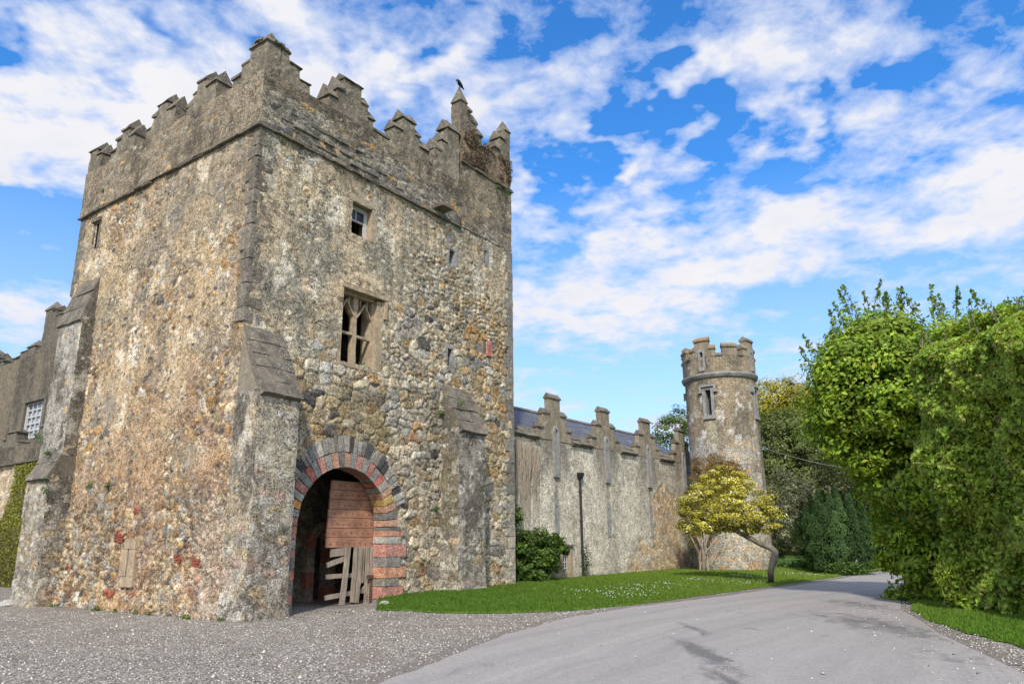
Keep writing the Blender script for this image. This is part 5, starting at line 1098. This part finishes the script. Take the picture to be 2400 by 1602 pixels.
def tree(name, label, base, ells, ncl, clr, per, lsz, c1, c2, seed, dark=.45, trunk=.22, group=None, **k):
    root = thing(name, label, 'tree' if 'tree' in name or 'yew' in name else 'shrub', base, group)
    lk = {q: k.pop(q) for q in ('asp', 'm_', 'droop') if q in k}
    C, Nn, c = clump_crown(ells, ncl, clr, per, lsz, c1, c2, seed, dark, **k); zk = C[:, 2] > base[2]+.03; leaves_obj('crown', root, C[zk], Nn[zk], c[zk], lsz, seed=seed, **lk)
    r = np.random.default_rng(seed+1); tips = []
    for e in ells:
        for _ in range(max(2, 9//len(ells))): d = r.normal(size=3); d /= np.linalg.norm(d); tips.append(np.asarray(e[0])+d*np.asarray(e[1])*.75)
    limbs(root, 'trunk', base, tips, trunk, seed+2); return root
# big broadleaf beside the drive
bt = tree('broadleaf_tree', 'big bright green broadleaf tree overhanging the bend of the drive', np.array([12.2, 22.6, 0]),
     [(at(2080, 925, 24), (2.25, 2.2, 1.85)), (at(1995, 880, 23.5), (1.1, 1.4, 1.0)), (at(2010, 1000, 24), (1.2, 1.5, 1.3)), (at(2160, 1130, 23.8), (1.55, 1.8, 2.1)), (at(2200, 870, 24), (1.9, 2.0, 1.35)), (at(2200, 1330, 23.4), (1.15, 1.3, 1.2)), (at(2130, 1330, 23.2), (.55, 1.0, .9)), (at(2055, 800, 24.2), (1.15, 1.3, .75))],
     700, .46, 118, .155, (.09, .18, .012), (.33, .43, .03), 901, .58, trunk=.28, inner=.5, extra=(.33, .33, .03), pe=.06)
def shoots(root, pts, lsz, c1, c2, seed, L=.8):
    r = np.random.default_rng(seed); q = MB(); Cs = []
    for p in pts:
        d = np.array([r.normal()*.25, r.normal()*.25, 1.]); d /= np.linalg.norm(d); l = L*r.uniform(.5, 1.2); e = p+d*l+np.array([r.normal()*.08, 0, 0]); q.tube([p-d*.3, p+d*l*.5, e], [.02, .012, .004], 5)
        n = int(60*l); t = r.uniform(0, 1, (n, 1)); Cs.append(p+(e-p)*t+r.normal(size=(n, 3))*.10*(1.15-t))
    q.build('shoots', M['bark'], root); C = np.concatenate(Cs); leaves_obj('shoot_leaves', root, C, None, colvar(len(C), c1, c2, seed), lsz, seed=seed)
shoots(bt, [at(x, y, d) for x, y, d in ((1935, 840, 23.5), (1925, 860, 23.2), (1950, 800, 23.6), (1985, 770, 24), (2000, 755, 24), (2035, 745, 24), (2075, 735, 24), (2085, 730, 24), (2110, 740, 24), (2160, 750, 24), (2190, 750, 24), (2205, 745, 23.6), (2215, 750, 24), (2240, 755, 23.8), (2290, 765, 24), (2320, 765, 23), (2330, 770, 23), (2345, 775, 23), (2010, 740, 24), (2045, 740, 23.5), (1960, 780, 23.6), (2120, 760, 24), (1905, 880, 23.4), (1915, 1020, 23.4), (1915, 900, 23.2), (1925, 960, 23.4))], .14, (.07, .13, .015), (.20, .27, .03), 905, 1.0)
# ivy clad hedge wall
def hedge():
    root = thing('clipped_hedge', 'tall ivy clad hedge standing like a wall at the right of the drive', 'hedge', (11.4, 14.5, 0))
    r = np.random.default_rng(911); n = 105000; y = r.uniform(11.5, 18.6, n); zt = 6.15+.35*(fbm(y*.7, 0*y, 0, 12, 3)-.5)*2+.035*(y-14)*2; zf = r.uniform(0, 1, n)**.9; z = zf*zt
    xs = 9.75+.75*(fbm(y*.6, z*.6, 0, 9, 4)-.5)*2+.35*(fbm(y*2.2, z*2.2, 0, 10, 3)-.5)*2+1.5*np.clip((z-zt+.9)/.9, 0, 1)**2.2+1.1*np.clip((y-17.6)/.9, 0, 1)**2-.15*np.clip(1-z/1.0, 0, 1)
    dep = r.uniform(0, 1, n)**2.0*.55; nn = np.tile((-1., 0, .25), (n, 1)); nn[:, 2] += 1.6*np.clip((z-zt+.9)/.9, 0, 1); nn[:, 1] += .2*(fbm(y*2, z*2, 0, 18, 2)-.5)*6
    C = np.stack([xs+dep, y, z], 1)
    n2 = 30000; x2 = r.uniform(10.8, 14, n2); y2 = r.uniform(11.5, 18.4, n2); z2 = 6.15+.07*(y2-14)+.3*(fbm(x2*.8, y2*.8, 0, 19, 3)-.5)*2; C = np.concatenate([C, np.stack([x2, y2, z2+r.normal(size=n2)*.10], 1)]); nn = np.concatenate([nn, np.tile((0, 0, 1.), (n2, 1))])
    t = fbm(C[:, 1]*1.3, C[:, 2]*1.3, C[:, 0], 13, 3)[:, None]; c = np.array((.11, .20, .02))*(1-t)+np.array((.38, .47, .06))*t; c = c*r.uniform(.5, 1.6, (len(C), 1))
    k = r.uniform(size=len(C)) < .10; c[k] = np.array((.24, .18, .06))*r.uniform(.6, 1.3, (k.sum(), 1)); leaves_obj('foliage', root, C, nn, c, .125, .62, 914, 1.5)
    q = MB()
    for k in range(26):
        yy = r.uniform(12, 18); zz = r.uniform(.2, 1.2); pts = [np.array([10.65+.05*r.normal(), yy, 0])]; 
        for s_ in range(5): pts.append(pts[-1]+np.array([.03*r.normal(), .22*r.normal(), 1.1]))
        q.tube(pts, [.045, .04, .035, .028, .02, .01], 6)
    q.build('stems', M['bark'], root, smooth=True)
    q = MB(); q.box((10.75, 11.8, .0), (3, 0, 0), (0, 6.0, 0), (0, 0, 5.4), step=.5); q.build('woody_core', M['bark'], root, rough=.15)
    shoots(root, [np.array([10.2+r.uniform(0, 1.5), yy, 6.1+.07*(yy-14)]) for yy in r.uniform(14, 18.3, 18)], .09, (.07, .12, .015), (.14, .19, .03), 917, .45)
hedge()
# trees behind the round tower
tree('olive_tree', 'yellow olive leafed tree with thin branches rising behind the round tower', np.array([25, 57, 0]), [(at(1825, 950, 62), (2.9, 2.5, 2.1)), (at(1790, 940, 62), (1.8, 2, 1.7)), (at(1880, 960, 62), (2.2, 2, 1.9))], 230, .8, 80, .21, (.22, .20, .015), (.40, .34, .03), 921, .6, trunk=.3, inner=.6)
tree('dark_evergreen_tree', 'broad dark evergreen tree behind the round tower, below the yellow olive tree', np.array([22.5, 51, 0]), [(at(1850, 1070, 56), (3.6, 3, 3.1)), (at(1800, 1100, 56), (2.5, 2.5, 3.2)), (at(1910, 1130, 56), (2.7, 2.5, 3.)), (at(1850, 1200, 55), (3.2, 2.5, 2.6))], 560, .85, 105, .22, (.08, .11, .022), (.20, .23, .06), 925, .5, trunk=.35, inner=.5)
tree('pale_olive_shrub', 'pale grey green shrub between the round tower and the yew', np.array([19.0, 44.5, 0]), [(at(1850, 1160, 48.5), (1.5, 1.4, 1.5)), (at(1830, 1230, 48.5), (1.1, 1.3, 1.6)), (at(1935, 1160, 49), (1.4, 1.3, 1.1))], 150, .5, 70, .15, (.13, .135, .07), (.24, .235, .13), 929, .5, trunk=.12, inner=.6)
tree('dark_understorey_tree', 'very dark tree closing the view at the bend of the drive, right of the yew', np.array([23.5, 45, 0]), [(at(2010, 1100, 50), (2.6, 2, 2.4)), (at(2060, 1190, 50), (2.2, 2, 2.2)), (at(1970, 1230, 50), (2.2, 2, 1.8)), (at(2120, 1240, 51), (2.6, 2, 2.2))], 330, .75, 80, .17, (.030, .045, .012), (.085, .095, .022), 933, .5, trunk=.3, inner=.4)
tree('small_green_tree', 'small green tree top showing above the wing roof just left of the round tower', np.array([13.5, 58.5, 0]), [(at(1570, 1010, 60), (1.5, 1.3, 1.3)), (at(1600, 985, 60), (1.2, 1.2, 1.2)), (at(1560, 1040, 60), (1.3, 1.2, 1.))], 90, .5, 60, .17, (.06, .10, .014), (.12, .17, .025), 935, .6, trunk=.15, inner=.5)
def yew():
    base = np.array([15.3, 36.2, 0]); root = thing('yew_tree', 'dark upright yew with many vertical plumes beside the drive', 'tree', base); r = np.random.default_rng(941); Cs, Cc = [], []
    for k in range(34):
        a = k*2.4; rr = 1.6*math.sqrt((k+.5)/34); p = base+np.array([rr*math.cos(a), rr*math.sin(a)*.9, .25]); hh = (4.2-.62*rr**2)*r.uniform(.93, 1.02); lean = np.array([math.cos(a), math.sin(a), 0])*.10*rr
        n = 2300; t = r.uniform(0, 1, n); w_ = .50*np.sin(np.clip(t*.93+.05, 0, 1)*PI)**.55*(1-.45*t)*(1+.25*np.sin(t*17+k)); ang = r.uniform(0, 2*PI, n); q = w_*r.uniform(.55, 1, n)
        C = p+np.stack([q*np.cos(ang)+lean[0]*t*hh*.4, q*np.sin(ang)+lean[1]*t*hh*.4, t*(hh-.25)], 1); Cs.append(C); Cc.append(colvar(n, (.022, .048, .014), (.065, .115, .032), 950+k, .25)*r.uniform(.7, 1.25))
    C = np.concatenate(Cs); d = C-base; d[:, 2] = .5; V, Fq, c = leafmesh(C, .10, np.concatenate(Cc), d/np.linalg.norm(d, axis=1)[:, None], .35, -2.2, 943, .7); mk('crown', V, Fq, M['leaf_matte'], root, c)
    limbs(root, 'trunk', base, [base+np.array([math.cos(a), math.sin(a), 2.2]) for a in range(7)], .14, 944)
yew()
def wood():
    r = np.random.default_rng(951); Cs, Ns, Cc = [], [], []
    for k in range(46):
        an = math.radians(r.uniform(17, 62)); D = r.uniform(78, 110); h = r.uniform(8, 12.5)*D/95; c0 = np.array([math.sin(an)*D, math.cos(an)*D, h*.5]); C, Nn, c = clump_crown([(c0, (h*.5, h*.5, h*.52))], 60, 1.3, 26, .5, (.04, .06, .014), (.12, .14, .03), 960+k, .55); Cs.append(C); Ns.append(Nn); Cc.append(c)
    tag(leaves_obj('distant_wood', None, np.concatenate(Cs), np.concatenate(Ns), np.concatenate(Cc), .55, .7, 952), kind='stuff')
wood()
# magnolia
def magnolia():
    b = np.array([9.71, 29.31, .08]); root = thing('magnolia', 'yellow leafed magnolia with white blossom on a bent bare trunk at the lawn edge', 'tree', b)
    ells = [(at(1700, 1140, 31.2), (1.15, 1.2, .85)), (at(1660, 1180, 31), (1.15, 1.2, .75)), (at(1740, 1190, 30.6), (1.35, 1.2, .75)), (at(1775, 1215, 30.4), (.85, 1., .55)), (at(1650, 1225, 31), (.95, 1.1, .5)), (at(1715, 1215, 30.8), (1.3, 1.3, .55)), (at(1620, 1190, 31.2), (.45, .5, .45))]
    C, Nn, c = clump_crown(ells, 380, .27, 80, .09, (.30, .27, .03), (.56, .48, .07), 971, .5, (.75, .70, .56), .09, inner=.5, flat=.6)
    leaves_obj('crown', root, C, Nn, c, .088, .5, 972, 1., 'leaf_matte')
    q = MB(); e = at(1690, 1225, 30.9); pts = [b-[0, 0, .2], at(1806, 1340, 29.35), at(1813, 1310, 29.4), at(1818, 1293, 29.5), at(1808, 1283, 29.7), at(1785, 1275, 29.9), at(1740, 1252, 30.3), at(1705, 1232, 30.7), e, at(1690, 1190, 31)]
    q.tube(pts, [.125, .11, .12, .12, .11, .10, .09, .08, .07, .03], 10, (.5, .5, .5)); r = np.random.default_rng(9)
    for k in range(16):
        s0 = pts[7+k % 2]; ee = ells[k % len(ells)]; t = np.asarray(ee[0])+r.normal(size=3)*np.array(ee[1])*.45; q.tube([s0, s0*.6+t*.4+r.normal(size=3)*.12, t], [.045, .025, .008], 6)
    q.build('trunk', M['bark'], root, smooth=True, rough=.02)
magnolia()
def brownbush():
    b = at(1648, 1326, 37.6); b[2] = .1; root = thing('climbing_shrub', 'rusty brown climber with bare tangled stems against the foot of the round tower', 'shrub', b)
    C, Nn, c = clump_crown([(at(1668, 1115, 37.4), (1.1, .8, 1.1)), (at(1700, 1120, 37.2), (1.0, .6, .8)), (at(1640, 1180, 37.6), (.9, .7, 1.0))], 260, .3, 90, .08, (.13, .065, .015), (.25, .13, .03), 981, .6, (.25, .22, .03), .12, inner=.4)
    lo_ = C[:, 2] < 4.4; c[lo_] = c[lo_]*.5+np.array((.16, .15, .03))*.5; leaves_obj('foliage', root, C, Nn, c, .075, .4, 982, 1.2, 'leaf_matte')
    C, Nn, c = clump_crown([(at(1625, 1240, 37.8), (.6, .5, .9))], 50, .25, 70, .08, (.13, .10, .03), (.24, .2, .05), 985, .6); leaves_obj('lower_foliage', root, C, Nn, c, .07, .4, 986, 1.2, 'leaf_matte')
    q = MB(); r = np.random.default_rng(983)
    for k in range(26):
        an = r.uniform(-1, 1); top = b+np.array([an*1.1, r.normal()*.3, r.uniform(2.0, 3.4)]); p0 = b+np.array([r.normal()*.12, r.normal()*.1, -.1]); mid = p0*.5+top*.5+np.array([-an*.45, r.normal()*.15, -.2]); q.tube([p0, p0*.6+mid*.4, mid, top], [.05, .04, .03, .012], 6)
    q.build('stems', M['grey_wood'], root, smooth=True)
brownbush()
def walldead():
    root = thing('dead_creeper', 'dry brown creeper stems hanging down the wing wall beside the gate tower', 'plant', Q(-1.4, -.1, 1)); q = MB(); r = np.random.default_rng(991)
    for k in range(110):
        x = r.uniform(-2.9, -.15); zt = 5.5-r.uniform(0, .25)-(.35*max(0, x+1.1)**2); zb = r.uniform(1.8, 4.6) if x > -1.2 else r.uniform(1.2, 3.6); o = -.06-r.uniform(0, .16); p = [Q(x+r.normal()*.05, o+.03, zt)]
        nn = 5
        for j in range(1, nn): f = j/(nn-1); p.append(Q(x+r.normal()*.04-.06*f, o-.02*f, zt+(zb-zt)*f))
        q.tube(p, [.010, .012, .011, .010, .006], 4, (.3, .2, .1))
    q.build('stems', plain('dry_stems', (.30, .245, .185), .9, .1, .4, 14), root)
walldead()
def ivy():
    root = thing('ivy_bush', 'bright green ivy bush against the wing wall beside the gate tower', 'shrub', Q(-1.1, -.3, .15))
    ells = [(Q(-1.8, -.25, 1.1), (.75, .35, 1.0)), (Q(-.9, -.4, 1.2), (.85, .5, .85)), (Q(-.1, -.45, 1.35), (.75, .45, .5)), (Q(-1.3, -.35, .6), (1.0, .5, .6)), (Q(-2.1, -.15, 2.3), (.35, .15, .9)), (Q(.35, -.3, 1.5), (.4, .25, .25))]
    C, Nn, c = clump_crown(ells, 230, .26, 75, .09, (.045, .10, .01), (.12, .185, .018), 995, .5, inner=.3); k = (C[:, 2] > .12); leaves_obj('foliage', root, C[k], Nn[k], c[k], .10, .65, 996)
    q = MB(); r = np.random.default_rng(3); [q.tube([Q(-1.5+.2*k, -.1, .1), Q(-1.5+.25*k+r.normal()*.1, -.15, 1.), Q(-1.6+.3*k, -.15, 2.)], [.03, .02, .01], 6) for k in range(5)]; q.build('stems', M['bark'], root)
    p = Q(2.82, -.2, .3); r2 = thing('pipe_ivy', 'thin ivy growing round the foot of the black drainpipe', 'plant', Q(2.82, -.2, .18)); C = p+np.random.default_rng(4).normal(size=(260, 3))*np.array([.10, .06, .35])+[0, 0, .5]; C = C[C[:, 2] > .2]; leaves_obj('foliage', r2, C, None, colvar(len(C), (.03, .06, .01), (.07, .11, .02), 2), .08, .6, 5)
    q = MB(); q.tube([Q(2.84, -.18, .1), Q(2.88, -.2, .7), Q(2.8, -.18, 1.3)], [.015, .01, .005], 5); q.build('stems', M['bark'], r2)
ivy()
def wallcreeper():
    root = thing('wall_ivy', 'yellow green ivy spreading over the pale wall left of the gate tower', 'shrub', P(3.8, 21, 0)); r = np.random.default_rng(1001); n = 30000
    t = r.uniform(16, 28, n); z = r.uniform(0, 5.3, n); d = fbm(t*.55, z*.5, 0, 55, 4)+.34*sstep(3.4, .6, z)-.12*sstep(2.5, 4.5, z)+.10; k = d > .5; t, z = t[k], z[k]; n = len(t); C = P(0, 0, 0)+(3.92-r.uniform(0, 1, n)*(.08+.55*sstep(3.2, .8, z)))[:, None]*a_+t[:, None]*b_+z[:, None]*Z
    leaves_obj('foliage', root, C, np.tile(-a_+[0, 0, .3], (n, 1)), colvar(n, (.10, .12, .012), (.26, .24, .03), 7, .35)*np.where(z < 2.4, .7, 1.)[:, None], .11, .6, 8)
    q = MB(); [q.tube([P(3.9, tt, 0), P(3.88, tt+r.normal()*.3, 2), P(3.9, tt+r.normal()*.5, 4.)], [.04, .03, .01], 6) for tt in r.uniform(17, 26, 12)]; q.build('stems', M['bark'], root)
wallcreeper()
def lowplants(name, lab, c0, rx, ry, h, n, seed, c1=(.05, .11, .015), c2=(.10, .17, .03), lsz=.14):
    root = thing(name, lab, 'plant', c0); r = np.random.default_rng(seed); C = np.asarray(c0)+np.stack([r.normal(size=n)*rx*.5, r.normal(size=n)*ry*.5, r.uniform(.02, 1, n)*h], 1); leaves_obj('foliage', root, C, np.tile((0, -.4, 1.), (n, 1)), colvar(n, c1, c2, seed, .3), lsz, .6, seed)
    q = MB(); [q.tube([np.asarray(c0)+[x, y, -.03], np.asarray(c0)+[x*1.1, y*1.1, h*.7]], .012, 4) for x, y in r.normal(size=(14, 2))*np.array([rx*.4, ry*.4])]; q.build('stems', M['bark'], root)
p = at(1855, 1318, 43); p[2] = .02; lowplants('leafy_groundcover', 'patch of broad low green leaves between the round tower and the yew', p, 1.5, 1.2, .55, 4500, 1011)
p = np.array([15.2, 35.0, .02]); lowplants('leafy_shrub', 'small leafy shrub growing at the foot of the yew', p, .9, .5, .55, 2200, 1013, lsz=.1)
# marker post, overhead cable
p = at(2011, 1342, 38.5); p[2] = 0.02; root = thing('marker_post', 'short white marker post at the grass edge where the drive bends', 'post', p)
q = MB(); q.box(p+[-.07, -.05, 0], (.14, 0, 0), (0, .10, 0), (0, 0, .50)); q.build('post', M['white_bright'], root); q = MB(); q.loft([[p+[x*.07, y*.05, .503] for x, y in ((-1, -1), (1, -1), (1, 1), (-1, 1))], [p+[x*.012, y*.012, .66] for x, y in ((-1, -1), (1, -1), (1, 1), (-1, 1))]]); q.build('cap', M['white_bright'], root)
q = MB(); e0 = RP(95, RR+.02, 6.2); e1 = at(2050, 1100, 48); cab = [e0*(1-f)+e1*f-np.array([0, 0, .9*4*f*(1-f)*.3]) for f in np.linspace(0, 1, 12)]; q.tube(cab, .014, 5); tag(q.build('overhead_cable', M['grey_stone']), 'thin overhead cable running from the round tower into the trees', 'cable')
